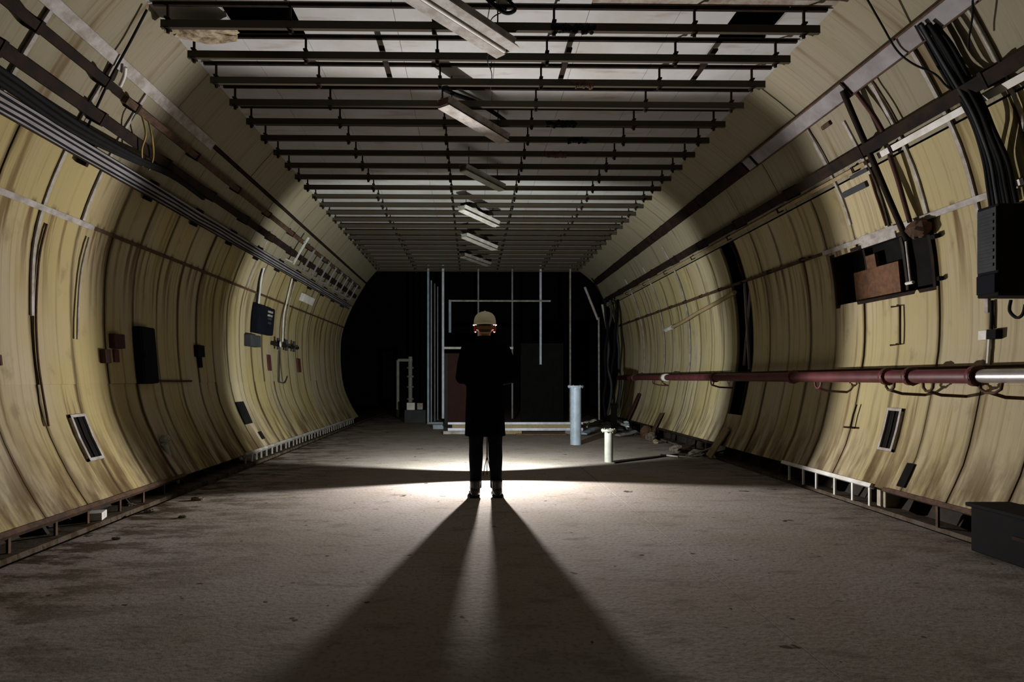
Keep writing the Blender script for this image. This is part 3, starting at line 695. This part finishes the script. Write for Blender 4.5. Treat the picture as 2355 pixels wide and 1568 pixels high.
conduit([(2276, 781), (2274, 810), (2272, 838)], .012, 'white', 'short white conduit under the black socket, above the red pipe')
# slanting pipes on the right wall
conduit([(1938, 208), (1962, 265), (1990, 330), (2018, 395), (2052, 475), (2086, 552)], .026, 'steel', 'thick black pipe slanting down the right wall to the hatch', off=.13, nm='wall_pipe', cat='pipe')
conduit([(1958, 198), (1985, 232), (2012, 270), (2036, 312)], .017, 'maroon', 'dark maroon pipe from the grey duct to the broad channel', off=.08, nm='wall_pipe', cat='pipe')
conduit([(2046, 358), (2064, 410), (2078, 460), (2093, 512)], .019, 'maroon', 'dark maroon pipe from the broad channel down to the hatch', off=.08, nm='wall_pipe', cat='pipe')
conduit([(1992, 165), (2018, 203), (2046, 247), (2070, 292)], .008, 'rust', 'thin rusty cable right of the slanting maroon pipe', off=.04, nm='wall_cable', cat='cable')
conduit([(2000, 400), (2012, 440), (2022, 470), (2038, 520)], .009, 'maroon', 'thin maroon cable left of the thick black pipe', off=.04, nm='wall_cable', cat='cable')
conduit([(1995, 0), (2030, 60), (2062, 115), (2098, 145), (2150, 170), (2175, 195), (2200, 215)], .007, 'cable', 'thin black wire looping across the grey duct, upper right', off=.13, nm='loose_wire', cat='wire')
conduit([(2237, 0), (2236, 40), (2228, 90), (2228, 115)], .006, 'cable', 'thin black wire hanging near the top right corner', off=.13, nm='loose_wire', cat='wire')
conduit([(2215, 0), (2250, 60), (2280, 115), (2305, 165), (2345, 250), (2358, 300)], .012, 'pale', 'pale conduit at the upper right corner of the wall', off=.03)
conduit([(1842, 272), (1862, 305), (1885, 345), (1908, 388)], .010, 'pale', 'thin pale conduit left of the thick black pipe, upper right wall', off=.03)
for q_, rc in enumerate(((1885, 285, 1910, 296), (1880, 238, 1900, 250), (1930, 430, 1995, 445), (1950, 395, 1998, 405))):
    wallbox('wall_clip', rc, .03, M['rust' if q_ < 2 else 'dgrey'], ('rusty clip under the grey duct, lower one', 'rusty clip under the grey duct, upper one', 'dark bracket strip under the broad channel, lower one', 'dark bracket strip under the broad channel, upper one')[q_], 'clip', group='clips on the upper right wall')
# the hatch: frame, dark box behind, brown board, bent pipe
t = thing('wall_hatch', 'open dark rectangular hatch in the right wall', 'hatch', (3.75, 5.3, HZ0))
mb = MB()
for (a, b, c, d) in ((HZ0-.03, HZ0, HY0-.03, HY1+.03), (HZ1, HZ1+.03, HY0-.03, HY1+.03), (HZ0, HZ1, HY0-.03, HY0), (HZ0, HZ1, HY1, HY1+.03)): slab(mb, 1, a, b, -.20, .016, c, d, 2)
mb.build('frame', M['steel'], t)
mb = MB(); slab(mb, 1, HZ0-.03, HZ1+.03, -.22, -.20, HY0-.03, HY1+.03, 2); mb.build('back_panel', M['void'], t)
mb = MB(); slab(mb, 1, HZ0+.0, HZ0+.30, -.14, -.12, 5.28, 5.9, 1); tag(mb.build('brown_board', M['brown']), 'brown board standing inside the dark hatch', 'board')
mb = MB(); slab(mb, 1, HZ0+.30, HZ0+.42, -.14, -.11, 5.55, 5.68, 1); tag(mb.build('wooden_block', M['brown']), 'small brown block on top of the board inside the hatch', 'block')
t = thing('hanging_pipe', 'short grey pipe with white lower end hanging in the hatch', 'pipe', tuple(P3(1, HZ0+.06, -.0, 4.98)))
a_ = hit(2086, 552, .02); b_ = hit(2097, 650, .02)
mb = MB(); mb.tube([P3(1, a_[1], .03, a_[2]), P3(1, b_[1], .03, b_[2])], .010, 10); mb.build('pipe', M['pale'], t)
mb = MB(); mb.tube([P3(1, b_[1], .03, b_[2]-.03), P3(1, b_[1], .03, b_[2]+.05)], .014, 10); mb.build('pipe_end', M['white'], t)
chunk(P3(1, hit(2113, 527, .08)[1], .08, hit(2113, 527, .08)[2]), (.07, .10, .075), 12, M['rust'], 'rusty_dome', 'rusty brown dome fitting above the right end of the hatch', 'fitting')
wallbox('knob', (2137, 540, 2150, 550), .05, M['black'], 'small black knob right of the rusty dome', 'knob')
wallbox('knob', (2153, 635, 2160, 645), .04, M['black'], 'tiny dark knob at the lower right corner of the hatch', 'knob')
wallbox('pale_cover', (1975, 530, 2060, 560), .015, M['pale'], 'pale lilac cover plate above the hatch', 'plate')
# C-shaped bracket and L-shaped bracket
for nm_, pts_, lb_ in (('wall_bracket', [(2050, 705), (2070, 704), (2070, 792), (2048, 793)], 'thin dark C-shaped bracket under the hatch'), ('wall_hook', [(1970, 930), (1962, 955), (1956, 983), (1966, 984), (1941, 982)], 'dark L-shaped hook left of the framed vent, right wall')):
    pts3 = []
    for p in pts_: s, z, y = hit(p[0], p[1], .04); pts3.append(P3(s, z, .04, y))
    tag(MB().tube(pts3, .009, 6).build(nm_, M['steel']), lb_, 'bracket')
s, z, y = hit(2069, 715, .04); s2, z2, y2 = hit(2069, 785, .04)
wallbox('dark_slit', (2072, 1062, 2092, 1122), .01, M['void'], 'dark torn slit at the foot of the right wall near the concrete block', 'slit')
# struts inside the missing board
for nm_, pa, pb, lb_ in (('cross_strut', (1690, 680), (1722, 840), 'pale strut crossing the dark gap in the right wall'), ('cross_strut', (1698, 650), (1692, 850), 'upright strut in the dark gap in the right wall')):
    a_ = hit(*pa, -.06); b_ = hit(*pb, -.06); tag(MB().bar(P3(1, a_[1], -.06, GY0+.1 if 'pale' in lb_ else GY0+.2), P3(1, b_[1], -.06, GY0+.38 if 'pale' in lb_ else GY0+.2), .025, .025).build(nm_, M['duct']), lb_, 'strut', 'struts in the dark gap')

# the red pipe
RX, RZ = 3.42, 1.135
redp = t = thing('red_pipe', 'long dark red pipe with flanges running along the right wall', 'pipe', (RX, 2.5, RZ))
mb = MB(); mb.tube([(RX, 3.9, RZ), (RX, 10, RZ), (RX, 13.6, RZ)], .052, 18); mb.build('pipe', M['red'], t)
mb = MB(); mb.tube([(RX, 2.0, RZ), (RX, 3.89, RZ)], .046, 18); mb.build('sleeve', M['silver'], t, label='silver sleeve on the near end')
for y in (3.93, 4.52, 4.78, 6.2, 8.2, 10.4, 12.3):
    mb = MB(); mb.lathe([(.052, -.02), (.07, -.02), (.07, .02), (.052, .02)], (RX, y, RZ), 'Y', 18)
    if y < 6.5: mb.lathe([(.07, -.024), (.074, -.024), (.074, -.014), (.07, -.014)], (RX, y, RZ), 'Y', 8)
    f = mb.build('flange', M['red'], t)
for y in (3.82, 4.35, 4.75, 5.75, 8.3, 11): # hook hangers under the pipe
    mb = MB(); w2 = .085 if y < 4 else .05
    mb.tube([(RX-.0, y-w2, RZ-.045), (RX, y-w2*.9, RZ-.085), (RX, y-w2*.4, RZ-.11), (RX, y+w2*.4, RZ-.11), (RX, y+w2*.9, RZ-.085), (RX, y+w2, RZ-.045)], .010, 8)
    mb.tube([(RX, y, RZ-.11), (RX+.1, y, RZ-.14), (pt(1, RZ-.15, .01).x, y, RZ-.15)], .012, 8); mb.build('hanger', M['rust' if y < 5 else 'red'], t)
mb = MB(); mb.tube([(3.62, 1.5, 1.205), (3.62, 8, 1.195), (3.62, 14, 1.19)], .012, 8); tag(mb.build('thin_rail', M['maroon']), 'thin dark pipe running just above the long red pipe', 'pipe')
for y in (10.35,):
    MB().lathe([(.056, -.12), (.066, -.12), (.066, .12), (.056, .12)], (RX, y, RZ), 'Y', 16).build('collar', M['white'], redp, label='white collar around the pipe')

# ------------------------------------------------------------------ bollards on the floor
def bollard(px, foot, r, h, rf, m, label):
    p = fl(px, foot); t = thing('pipe_bollard', label, 'bollard', tuple(p))
    mb = MB(); mb.lathe([(r*1.02, 0), (r, .01), (r, h-.025)], p, n=28); mb.build('post', m, t)
    mb = MB(); mb.lathe([(r, h-.03), (rf, h-.03), (rf, h), (r*.7, h), (r*.7, h-.01)], p, n=28); mb.build('flange', m, t)
    for k in range(6):
        a = k*math.pi/3; mb = MB(); mb.lathe([(.008, h-.045), (.008, h+.008)], p+Vector((math.cos(a)*(r+rf)/2, math.sin(a)*(r+rf)/2, 0)), n=6); mb.build('bolt', m, t)
bollard(1324, 1022, .092, 1.0, .135, M['bluegrey'], 'tall blue-grey flanged pipe standing on the floor right of the man')
bollard(1400, 1062, .056, .44, .10, M['greyp'], 'short pale flanged pipe standing on the floor')
bollard(1412, 992, .065, .60, .08, M['dgrey'], 'dark grey pipe stub standing behind the short pale one')
tag(cable([fl(1414, 1064, .01), fl(1450, 1059, .01), fl(1500, 1053, .01), fl(1545, 1046, .01), fl(1575, 1046, .02)], .012, 0).build('floor_cable', M['cable']), 'black cable trailing on the floor from the short pale pipe to the rubble', 'cable')
# rubble and scrap by the right wall
rb = [((1538, 1008), (.10, .09, .14), 'rust', 'rust-brown lump standing highest in the rubble heap'), ((1560, 1040), (.12, .1, .06), 'rubble', 'dark rubble lump at the end of the floor cable'),
      ((1590, 1012), (.10, .08, .08), 'rubble', 'dark lump behind the rubble heap, right of the rust-brown one'), ((1605, 1040), (.14, .1, .05), 'rubble', 'flat grey rubble lump near the wall foot'),
      ((1640, 1050), (.13, .09, .06), 'rubble', 'dark rubble lump nearest the right wall foot'), ((1508, 1020), (.05, .05, .04), 'plaster', 'small pale rubble piece left of the heap')]
for i, (p, s, m_, l_) in enumerate(rb): q = fl(*p, xm=3.3-s[0]*.5); chunk(q+Vector((0, 0, s[2]*.75)), s, 30+i, M[m_], 'rubble_lump', l_, 'rubble', 'rubble by the right wall')
for pa, pb, za, zb_, m_, l_ in (((1560, 1035), (1600, 1022), .06, .2, 'steel', 'dark bent rod poking out of the rubble heap'), ((1585, 1048), (1640, 1030), .05, .16, 'greyp', 'grey rod leaning in the rubble near the wall'), ((1520, 1045), (1560, 1050), .02, .03, 'pale', 'pale rod lying in front of the rubble heap')):
    tag(MB().tube([fl(*pa, z=za, xm=3.25), fl(*pb, z=zb_, xm=3.3)], .012, 8).build('scrap_rod', M[m_]), l_, 'rod', 'rods in the rubble')
# boards leaning on the far right wall foot
for px, py, ptx, pty, m_, l_ in ((1655, 1050, 1672, 985, 'timber', 'tan board leaning at the foot of the right wall by the dark gap'), (1500, 1005, 1522, 950, 'rust', 'dark board leaning on the far right wall'), (1455, 985, 1470, 905, 'maroon', 'maroon board leaning beyond the scrap pile')):
    a_ = fl(px, py, .03, 3.3); s, z, y = hit(ptx, pty, .05); b_ = P3(s, z, .05, min(y, a_.y+.4))
    tag(MB().bar(a_, b_, .16, .02, (1, 0, 0)).build('leaning_board', M[m_]), l_, 'board', 'boards leaning on the right wall')
for i, (px, py, s3, l_) in enumerate(((300, 1165, .035, 'dark crumb of rubble by the left gutter, beside the white box'), (345, 1178, .03, 'small dark crumb on the floor right of the left gutter'), (420, 1190, .022, 'tiny dark crumb in the brown stain on the left of the floor'), (455, 1150, .04, 'brown crumb at the far end of the brown floor stain'), (268, 1240, .02, 'tiny crumb below the brown floor stain, nearest the viewer'))):
    chunk(fl(px, py)+Vector((0, 0, s3*.35)), (s3*1.6, s3, s3*.5), 70+i, M['rubble'], 'rubble_lump', l_, 'rubble', 'crumbs by the left gutter')
# scrap metal pile
for i, (pa, pb, za, zb_, wd, m_, l_) in enumerate((((1455, 985), (1486, 955), .12, .22, .06, 'white', 'bright white metal strip on top of the right scrap pile'), ((1425, 990), (1475, 975), .05, .10, .16, 'dgrey', 'dark crumpled sheet at the bottom of the right scrap pile'),
       ((1440, 975), (1495, 990), .2, .05, .10, 'bluegrey', 'blue-grey strip across the right scrap pile'), ((1470, 1000), (1505, 970), .03, .2, .08, 'dgrey', 'dark strip leaning at the right end of the scrap pile'),
       ((1420, 1003), (1460, 996), .03, .06, .12, 'duct', 'grey sheet lying flat before the scrap pile'), ((1350, 985), (1395, 955), .08, .14, .03, 'greyp', 'pale bar pointing up right of the tall blue-grey pipe'),
       ((1345, 975), (1368, 968), .06, .12, .12, 'white', 'white crumpled piece right of the tall blue-grey pipe'), ((1342, 1000), (1372, 985), .02, .08, .14, 'bluegrey', 'blue-grey crumpled piece at the foot of the tall pipe'))):
    a_, b_ = fl(*pa, z=za, xm=3.12), fl(*pb, z=zb_, xm=3.22)
    mb = MB(); n_ = 6; rr = random.Random(i); d = (b_-a_); s_v = Vector((d.y, -d.x, 0)).normalized(); top = []; 
    d = d*(min(1.1, d.length)/d.length)
    for k in range(n_+1):
        c_ = a_+d*k/n_+Vector((0, 0, rr.uniform(0, .03)))
        top.append([c_+s_v*u*wd/2+Vector((0, 0, h_)) for u, h_ in ((-1, 0), (-1, .02), (0, .035), (1, .02), (1, 0))])
    mb.loft(top, smooth=False); tag(mb.build('scrap_strip', M[m_]), l_, 'scrap', 'scrap metal by the right wall')

# ------------------------------------------------------------------ far stud frame
FY = 14.4
def X(px, y=FY): return at(px, 870, y).x
def Zp(py, y=FY): return at(1085, py, y).z
t = thing('stud_frame', 'tall galvanised metal stud frame standing across the end of the tunnel', 'frame', (X(1150), FY, 0))
def stud(x, z0, z1, y=FY, wd=.05, m='galv'):
    mb = MB(); mb.bx(x-wd/2, x-wd/2+.006, y-.03, y+.03, z0, z1); mb.bx(x-wd/2, x+wd/2, y-.034, y-.028, z0, z1); mb.bx(x+wd/2-.006, x+wd/2, y-.03, y+.03, z0, z1)
    mb.build('stud', M[m], t)
for px, p0, p1, wd, m_ in ((985, 975, 612, .05, 'bluegrey'), (1019, 962, 612, .055, 'galv'), (1100, 975, 612, .035, 'duct'), (1178, 962, 612, .035, 'duct'), (1243, 838, 612, .05, 'galv'), (1311, 975, 612, .035, 'pale')):
    stud(X(px), max(0.001, Zp(p0)), 3.9 if p1 == 612 else Zp(p1), wd=wd, m=m_)
for k, (y, m_) in enumerate(((14.9, 'bluegrey'), (15.4, 'duct'), (15.9, 'bluegrey'))): stud(X((992, 1000, 1007)[k], y), .001, 3.6, y, .03, m_)
def rail(p0, p1, py, m='galv', h=.045):
    mb = MB(); mb.bx(X(p0), X(p1), FY-.045, FY-.036, Zp(py)-h/2, Zp(py)+h/2); mb.bx(X(p0), X(p1), FY-.045, FY+.03, Zp(py)+h/2-.006, Zp(py)+h/2); mb.build('rail', M[m], t)
rail(1033, 1266, 692, 'pale'); rail(1021, 1180, 800, 'white', .06)
mb = MB(); x_ = X(1035); mb.bx(x_-.03, x_+.03, FY-.055, FY-.046, Zp(765), Zp(690)); mb.build('cleat', M['bluegrey'], t)
mb = MB(); mb.bx(X(985), X(1019), FY-.03, FY+.03, .002, .05); mb.build('sill', M['bluegrey'], t)
t2 = thing('door_panel', 'dark maroon door panel behind the stud frame, left of the man', 'door', (X(1050), FY+.12, 0))
mb = MB(); mb.bx(X(1026), X(1130), FY+.10, FY+.14, .01, Zp(812)); mb.build('panel', M['maroon'], t2, bev=.004)
mb = MB(); mb.bx(X(1022), X(1029), FY+.06, FY+.15, .01, Zp(812)); mb.build('jamb', M['dgrey'], t2)
mb = MB(); mb.bx(X(1120), X(1126), FY+.08, FY+.10, .9, 1.05); mb.build('handle', M['steel'], t2)
tag(MB().bx(X(1200), X(1300), FY+.3, FY+.34, .01, 2.0).build('black_board', M['void']), 'black board standing behind the right studs', 'board')
tag(MB().tube([at(1378, 960, 13.9)-Vector((0, 0, .05)), at(1377, 730, 13.9)], .022, 8).build('upright_pole', M['pale']), 'slim pale pole standing at the end of the right wall', 'pole')
tag(MB().tube([at(1375, 735, 13.85), at(1345, 660, 13.85)], .03, 8).build('slanted_pole', M['pale']), 'short pale pole slanting off the top of the slim pole', 'pole')
tag(MB().tube([at(1385, 700, 13.8), at(1398, 765, 13.8)], .028, 8).build('slanted_pole', M['greyp']), 'short grey pole slanting the other way beside the slim pole', 'pole')
rr = random.Random(11)
for k, (px, l_) in enumerate(((1392, 'leftmost'), (1402, 'second'), (1412, 'third'), (1424, 'rightmost'))):
    pts = [at(px+rr.uniform(-6, 6), yy, 13.6+.1*k) for yy in range(690, 960, 38)]
    tag(cable(pts, .03, 0).build('hanging_hose', M['dgrey' if k % 2 else 'black']), 'dark hose hanging at the far end of the right wall, %s of four' % l_, 'hose', 'dark hoses at the far right')
# rails and planks lying in front of the frame
BY = 11.75
def beam(x0, x1, y, z0, z1, d, m, nm, l_, cat, g=None): mb = MB(); mb.bx(x0, x1, y-d/2, y+d/2, z0, z1); return tag(mb.build(nm, M[m], bev=.004), l_, cat, g)
k_ = BY/F
beam(X(1020, BY), X(1060, BY)+.3, BY-.06, .012, .075, .12, 'pale', 'short_plank', 'short pale plank lying lowest, left of the man at the far frame', 'plank')
beam(X(1030, BY), X(1340, BY), BY, .076, .13, .1, 'galv', 'metal_rail', 'bright metal rail lying below the tan timber at the far frame', 'rail')
beam(X(1040, BY), X(1320, BY), BY+.01, .131, .20, .08, 'timber', 'timber_beam', 'tan timber lying between two bright rails', 'beam')
beam(X(1030, BY), X(1340, BY), BY, .201, .245, .1, 'galv', 'metal_rail', 'bright metal rail lying on top of the tan timber', 'rail')
beam(X(1185, BY), X(1300, BY), BY-.2, .003, .03, .12, 'brown', 'rusty_plank', 'rusty brown plank on the floor before the metal rails', 'plank')
beam(X(1120, BY), X(1200, BY), BY+.05, .003, .075, .1, 'timber', 'support_block', 'tan block under the rails behind the man', 'block')
beam(X(1300, BY), X(1340, BY), BY+.02, .003, .075, .1, 'duct', 'support_block', 'grey block under the right end of the rails', 'block')
beam(X(996, 13), X(1020, 13), 13, .003, .10, .15, 'bluegrey', 'small_crate', 'small blue-grey crate left of the metal rails', 'crate')
# things far left in the dark
LY2 = 17.0
t = thing('pipework', 'grey upright pipe frame standing in the dark beyond the left wall', 'frame', (at(925, 870, LY2).x, LY2, 0))
a_ = at(915, 828, LY2)
mb = MB(); mb.tube([(a_.x, LY2, .005), (a_.x, LY2, a_.z)], .045, 10); mb.build('upright', M['greyp'], t)
mb = MB(); mb.tube([(a_.x, LY2, a_.z), (a_.x+.42, LY2, a_.z)], .045, 10); mb.build('crossbar', M['greyp'], t)
mb = MB(); mb.tube([(a_.x+.36, LY2, .005), (a_.x+.36, LY2, a_.z+.1)], .06, 10); mb.build('upright', M['greyp'], t)
for z in (.5, .85, 1.15, 1.4):
    mb = MB(); mb.lathe([(.06, z), (.1, z), (.1, z+.05), (.06, z+.05)], (a_.x+.36, LY2, 0), n=12); mb.build('flange', M['pale'], t)
q = at(945, 934, 14.8); beam(q.x-.1, q.x+.1, 14.8, q.z-.09, q.z+.09, .1, 'white', 'white_canister', 'white box in the dark left of the stud frame', 'box'); 
q2 = at(966, 934, 14.8); beam(q2.x-.07, q2.x+.07, 14.8, q2.z-.08, q2.z+.08, .1, 'pale', 'grey_canister', 'dimmer grey box right of the white box in the dark', 'box')
beam(q.x-.15, q2.x+.15, 14.8, .003, min(q.z, q2.z)-.092, .2, 'dgrey', 'dark_crate', 'dark crate carrying the white and grey boxes', 'crate')

# ------------------------------------------------------------------ work lamp beyond the man
t = thing('work_lamp', 'double-headed work lamp on a slim tripod standing behind the man\'s legs', 'lamp', (LX, LY, 0))
mb = MB(); mb.tube([(LX, LY, .20), (LX, LY, LZ-.05)], .009, 8); mb.build('pole', M['steel'], t)
for k in range(3):
    a = math.pi/2+k*2*math.pi/3; mb = MB(); mb.tube([(LX, LY, .24), (LX+.055*math.cos(a), LY+.055*math.sin(a), .007)], .005, 6); mb.build('leg', M['steel'], t)
for s_, nm_ in ((-1, 'front'), (1, 'back')):
    mb = MB(); mb.bx(LX-.06, LX+.06, LY+s_*.02-.015, LY+s_*.02+.015, LZ-.05, LZ+.05); h = mb.build('lamp_head', M['black'], t, bev=.005)
    mb = MB(); mb.bx(LX-.05, LX+.05, min(LY+s_*.035, LY+s_*.038), max(LY+s_*.035, LY+s_*.038), LZ-.04, LZ+.04); mb.build('lens', M['lens'], h)

# ------------------------------------------------------------------ the man
PX, PY = .125, 5.60
man = thing('person', 'person seen from behind in long black coat, dark trousers and pale hard hat', 'person', (PX, PY, 0))
def O(x, y, z): return Vector((PX+x, PY+y, z))
def remesh(mb, name, m, parent, vox, smooth=6, label=None):
    o = mb.build(name, m, parent, label=label)
    r = o.modifiers.new('r', 'REMESH'); r.mode = 'VOXEL'; r.voxel_size = vox; r.use_smooth_shade = True
    s = o.modifiers.new('s', 'SMOOTH'); s.iterations = smooth; s.factor = .5
    dg = bpy.context.evaluated_depsgraph_get(); dg.update()
    me = bpy.data.meshes.new_from_object(o.evaluated_get(dg)); o.modifiers.clear(); old = o.data; o.data = me; bpy.data.meshes.remove(old)
    for p in o.data.polygons: p.use_smooth = True
    if not o.data.materials: o.data.materials.append(m)
    return o
def caps(mb, pts, rs, n=14):      # chain of tapered tubes with balls at the joints
    for i in range(len(pts)-1):
        mb.tube([pts[i], pts[i+1]], [rs[i], rs[i+1]], n)
    for p, r in zip(pts, rs): mb.ell(p, (r, r, r), n, 10)
def oval(cx, cy, z, rx, ry, n=24, e=2.4):
    out = []
    for k in range(n):
        a = 2*math.pi*k/n; c, s = math.cos(a), math.sin(a)
        out.append(O(cx+rx*math.copysign(abs(c)**(2/e), c), cy+ry*math.copysign(abs(s)**(2/e), s), z))
    return out
ARM = {1: [O(.185, -.01, 1.395), O(.265, -.02, 1.14), O(.10, .22, 1.08)], -1: [O(-.175, -.01, 1.395), O(-.215, -.03, 1.13), O(-.07, .22, 1.08)]}
LEG = {1: [O(.09, 0, .88), O(.103, .012, .49), O(.108, -.01, .09)], -1: [O(-.08, 0, .88), O(-.084, .012, .49), O(-.088, -.01, .09)]}
b = MB()
b.loft([oval(0, 0, z, rx, ry) for z, rx, ry in ((.84, .14, .10), (.92, .155, .11), (1.05, .135, .10), (1.2, .15, .11), (1.33, .165, .11), (1.40, .15, .09), (1.45, .08, .065))])
caps(b, [O(0, -.01, 1.42), O(0, .0, 1.54)], [.06, .055])
b.ell(O(0, .0, 1.615), (.073, .092, .105)); b.ell(O(0, .03, 1.56), (.05, .06, .055)); b.ell(O(0, .098, 1.605), (.011, .016, .022)); b.ell(O(0, .088, 1.565), (.022, .012, .008))
b.ell(O(0, .08, 1.525), (.022, .02, .018)); b.ell(O(0, .085, 1.642), (.045, .012, .01))
for s in (-1, 1):
    b.ell(O(s*.074, -.002, 1.61), (.01, .018, .03)); caps(b, ARM[s], [.05, .038, .026]); caps(b, LEG[s], [.078, .052, .038])
    ft = LEG[s][2]; caps(b, [ft+Vector((0, -.03, -.05)), ft+Vector((s*.012, .16, -.058))], [.032, .028])
    # palm and five separate curled fingers
    wr = ARM[s][2]; d = (wr-ARM[s][1]).normalized(); side_v = Vector((0, 0, 1)); nrm = d.cross(side_v).normalized()*(1 if s > 0 else -1)
    pc = wr+d*.05; b.loft([[wr+d*u+side_v*(h*math.sin(a))+nrm*(th*math.cos(a)) for a in [2*math.pi*k/12 for k in range(12)]] for u, h, th in ((0, .026, .02), (.03, .036, .016), (.07, .04, .014), (.095, .038, .012))])
    for k, L_ in enumerate((.068, .078, .074, .058)):
        base = wr+d*.09+side_v*(.03-.02*k); k1 = base+d*L_*.45-nrm*.006*0+nrm*-.008; k2 = k1+d*L_*.3+nrm*-.016; k3 = k2+d*L_*.12+nrm*-.018
        caps(b, [base, k1, k2, k3], [.0088, .0082, .0076, .007], 8)
    tb = wr+d*.03+side_v*.03; caps(b, [tb, tb+side_v*.028+d*.02+nrm*-.01, tb+side_v*.04+d*.05+nrm*-.018], [.013, .010, .009], 8)
body = remesh(b, 'body', M['skin'], man, .0062, 3)
for s in (-1, 1):
    e = MB(); e.ell(O(s*.03, .082, 1.625), (.012, .012, .012), 12, 8); e.build('eye', M['white'], man)
b = MB(); b.ell(O(0, -.012, 1.63), (.079, .094, .10)); b.build('hair', M['hair'], man)
# trousers
b = MB(); b.loft([oval(.005, 0, z, rx, ry) for z, rx, ry in ((.80, .165, .115), (.9, .17, .12), (.98, .155, .11))])
for s in (-1, 1):
    L_ = LEG[s]
    r_ = [oval(L_[0].x-PX+(L_[2].x-L_[0].x)*k, .012*math.sin(math.pi*k), .88-(.88-.075)*k, w1, w2, 18, 2.2) for k, w1, w2 in ((0, .088, .1), (.18, .083, .095), (.35, .075, .085), (.5, .067, .075), (.62, .068, .076), (.8, .060, .068), (.93, .056, .066), (1, .058, .072))]
    b.loft(r_)
remesh(b, 'trousers', M['trouser'], man, .008, 4)
# long coat with sleeves and collar
b = MB()
cr = [(.575, .196, .135, .003), (.62, .192, .135, .002), (.8, .185, .135, 0), (.98, .178, .13, 0), (1.12, .178, .132, 0), (1.25, .195, .14, 0), (1.34, .205, .135, 0), (1.40, .195, .115, 0), (1.44, .14, .095, 0), (1.47, .085, .08, 0)]
b.loft([oval(c, -.005, z, rx, ry, 32) for z, rx, ry, c in cr])
for s in (-1, 1):
    A = ARM[s]; caps(b, [A[0]+Vector((-s*.02, 0, -.005)), (A[0]+A[1])/2, A[1], (A[1]+A[2])/2, A[2]], [.078, .07, .066, .056, .046])
b.loft([oval(0, .0, z, rx, ry, 20) for z, rx, ry in ((1.42, .09, .085), (1.49, .076, .08), (1.525, .074, .08))])
# soft folds down the back
for k, x in enumerate((-.12, -.04, .05, .13)): b.tube([O(x, -.125, .60), O(x*.95, -.128, .9), O(x*.8, -.12, 1.15)], [.016, .012, .006], 8)
coat = remesh(b, 'coat', M['coat'], man, .009, 5)
for s in (-1, 1):
    b = MB(); x = LEG[s][2].x-PX+s*.01
    secs = [(-.115, .028, .03, .012), (-.10, .042, .05, .012), (-.04, .046, .062, .012), (.04, .046, .058, .012), (.12, .052, .042, .012), (.18, .046, .03, .012), (.205, .02, .018, .014)]
    b.loft([[O(x+w_*math.cos(a), y, max(.012, .012+h_*(1+math.sin(a)))) for a in [2*math.pi*k/18 for k in range(18)]] for y, w_, h_, _ in secs])
    b.loft([oval(x-s*.004, -.045, z, w_, d_, 18) for z, w_, d_ in ((.04, .047, .062), (.10, .05, .066), (.16, .052, .066))])
    bo = remesh(b, 'boot', M['boot'], man, .006, 3)
    b = MB(); b.loft([[O(x+w_*u, y, z) for (w_, y) in ((-.046, -.11), (-.05, -.03), (-.045, .05), (-.054, .12), (-.035, .2), (0, .215), (.035, .2), (.054, .12), (.045, .05), (.05, -.03), (.046, -.11), (0, -.122))] for z, u in ((.001, .98), (.02, 1.02))]); b.build('sole', M['black'], bo)
# hard hat
b = MB(); HC = O(0, -.005, 1.645)
prof_ = [(.103, -.012), (.106, 0), (.104, .03), (.094, .065), (.072, .092), (.04, .107), (.012, .112), (.001, .112)]
b.lathe(prof_, HC, n=36, sy=1.22)
hat = b.build('hard_hat', M['helmet'], man)
b = MB(); b.loft([[HC+Vector((.112*math.cos(a)*s_, .14*math.sin(a)*s_+(.02 if math.sin(a) > 0 else 0)*math.sin(a), z)) for a in [2*math.pi*k/36 for k in range(36)]] for s_, z in ((.94, -.004), (1.02, -.012), (1.02, -.018), (.92, -.014))]); b.build('brim', M['helmet'], hat)
b = MB(); b.tube([HC+Vector((0, .128*math.cos(a), .113*math.sin(a))) for a in [math.pi*k/12 for k in range(2, 11)]], .008, 8); b.build('ridge', M['helmet'], hat)
b = MB(); b.loft([[HC+Vector((.085*math.cos(a), -.02+.10*math.sin(a), z)) for a in [math.pi+math.pi*k/14 for k in range(15)]]+[HC+Vector((.08*math.cos(a), -.02+.095*math.sin(a), z)) for a in [2*math.pi-math.pi*k/14 for k in range(15)]] for z in (-.065, -.035)]); b.build('nape_strap', mat('tan_strap', (.25, .12, .04), .7), hat)
em = MB(); em.tube([HC+Vector((.108*math.cos(a), -.0, .118*math.sin(a)-.01)) for a in [math.pi*k/16 for k in range(17)]], .004, 6); ear = em.build('ear_defender', M['steel'], man)
for s in (-1, 1):
    em = MB(); em.lathe([(.001, 0), (.03, .002), (.036, .012), (.034, .024), (.001, .03)], O(s*.076 if s > 0 else -.106, -.01, 1.593), 'X', 18); em.build('ear_cup', M['earred'], ear)
for o in bpy.data.objects:
    if '_o' in o: del o['_o']
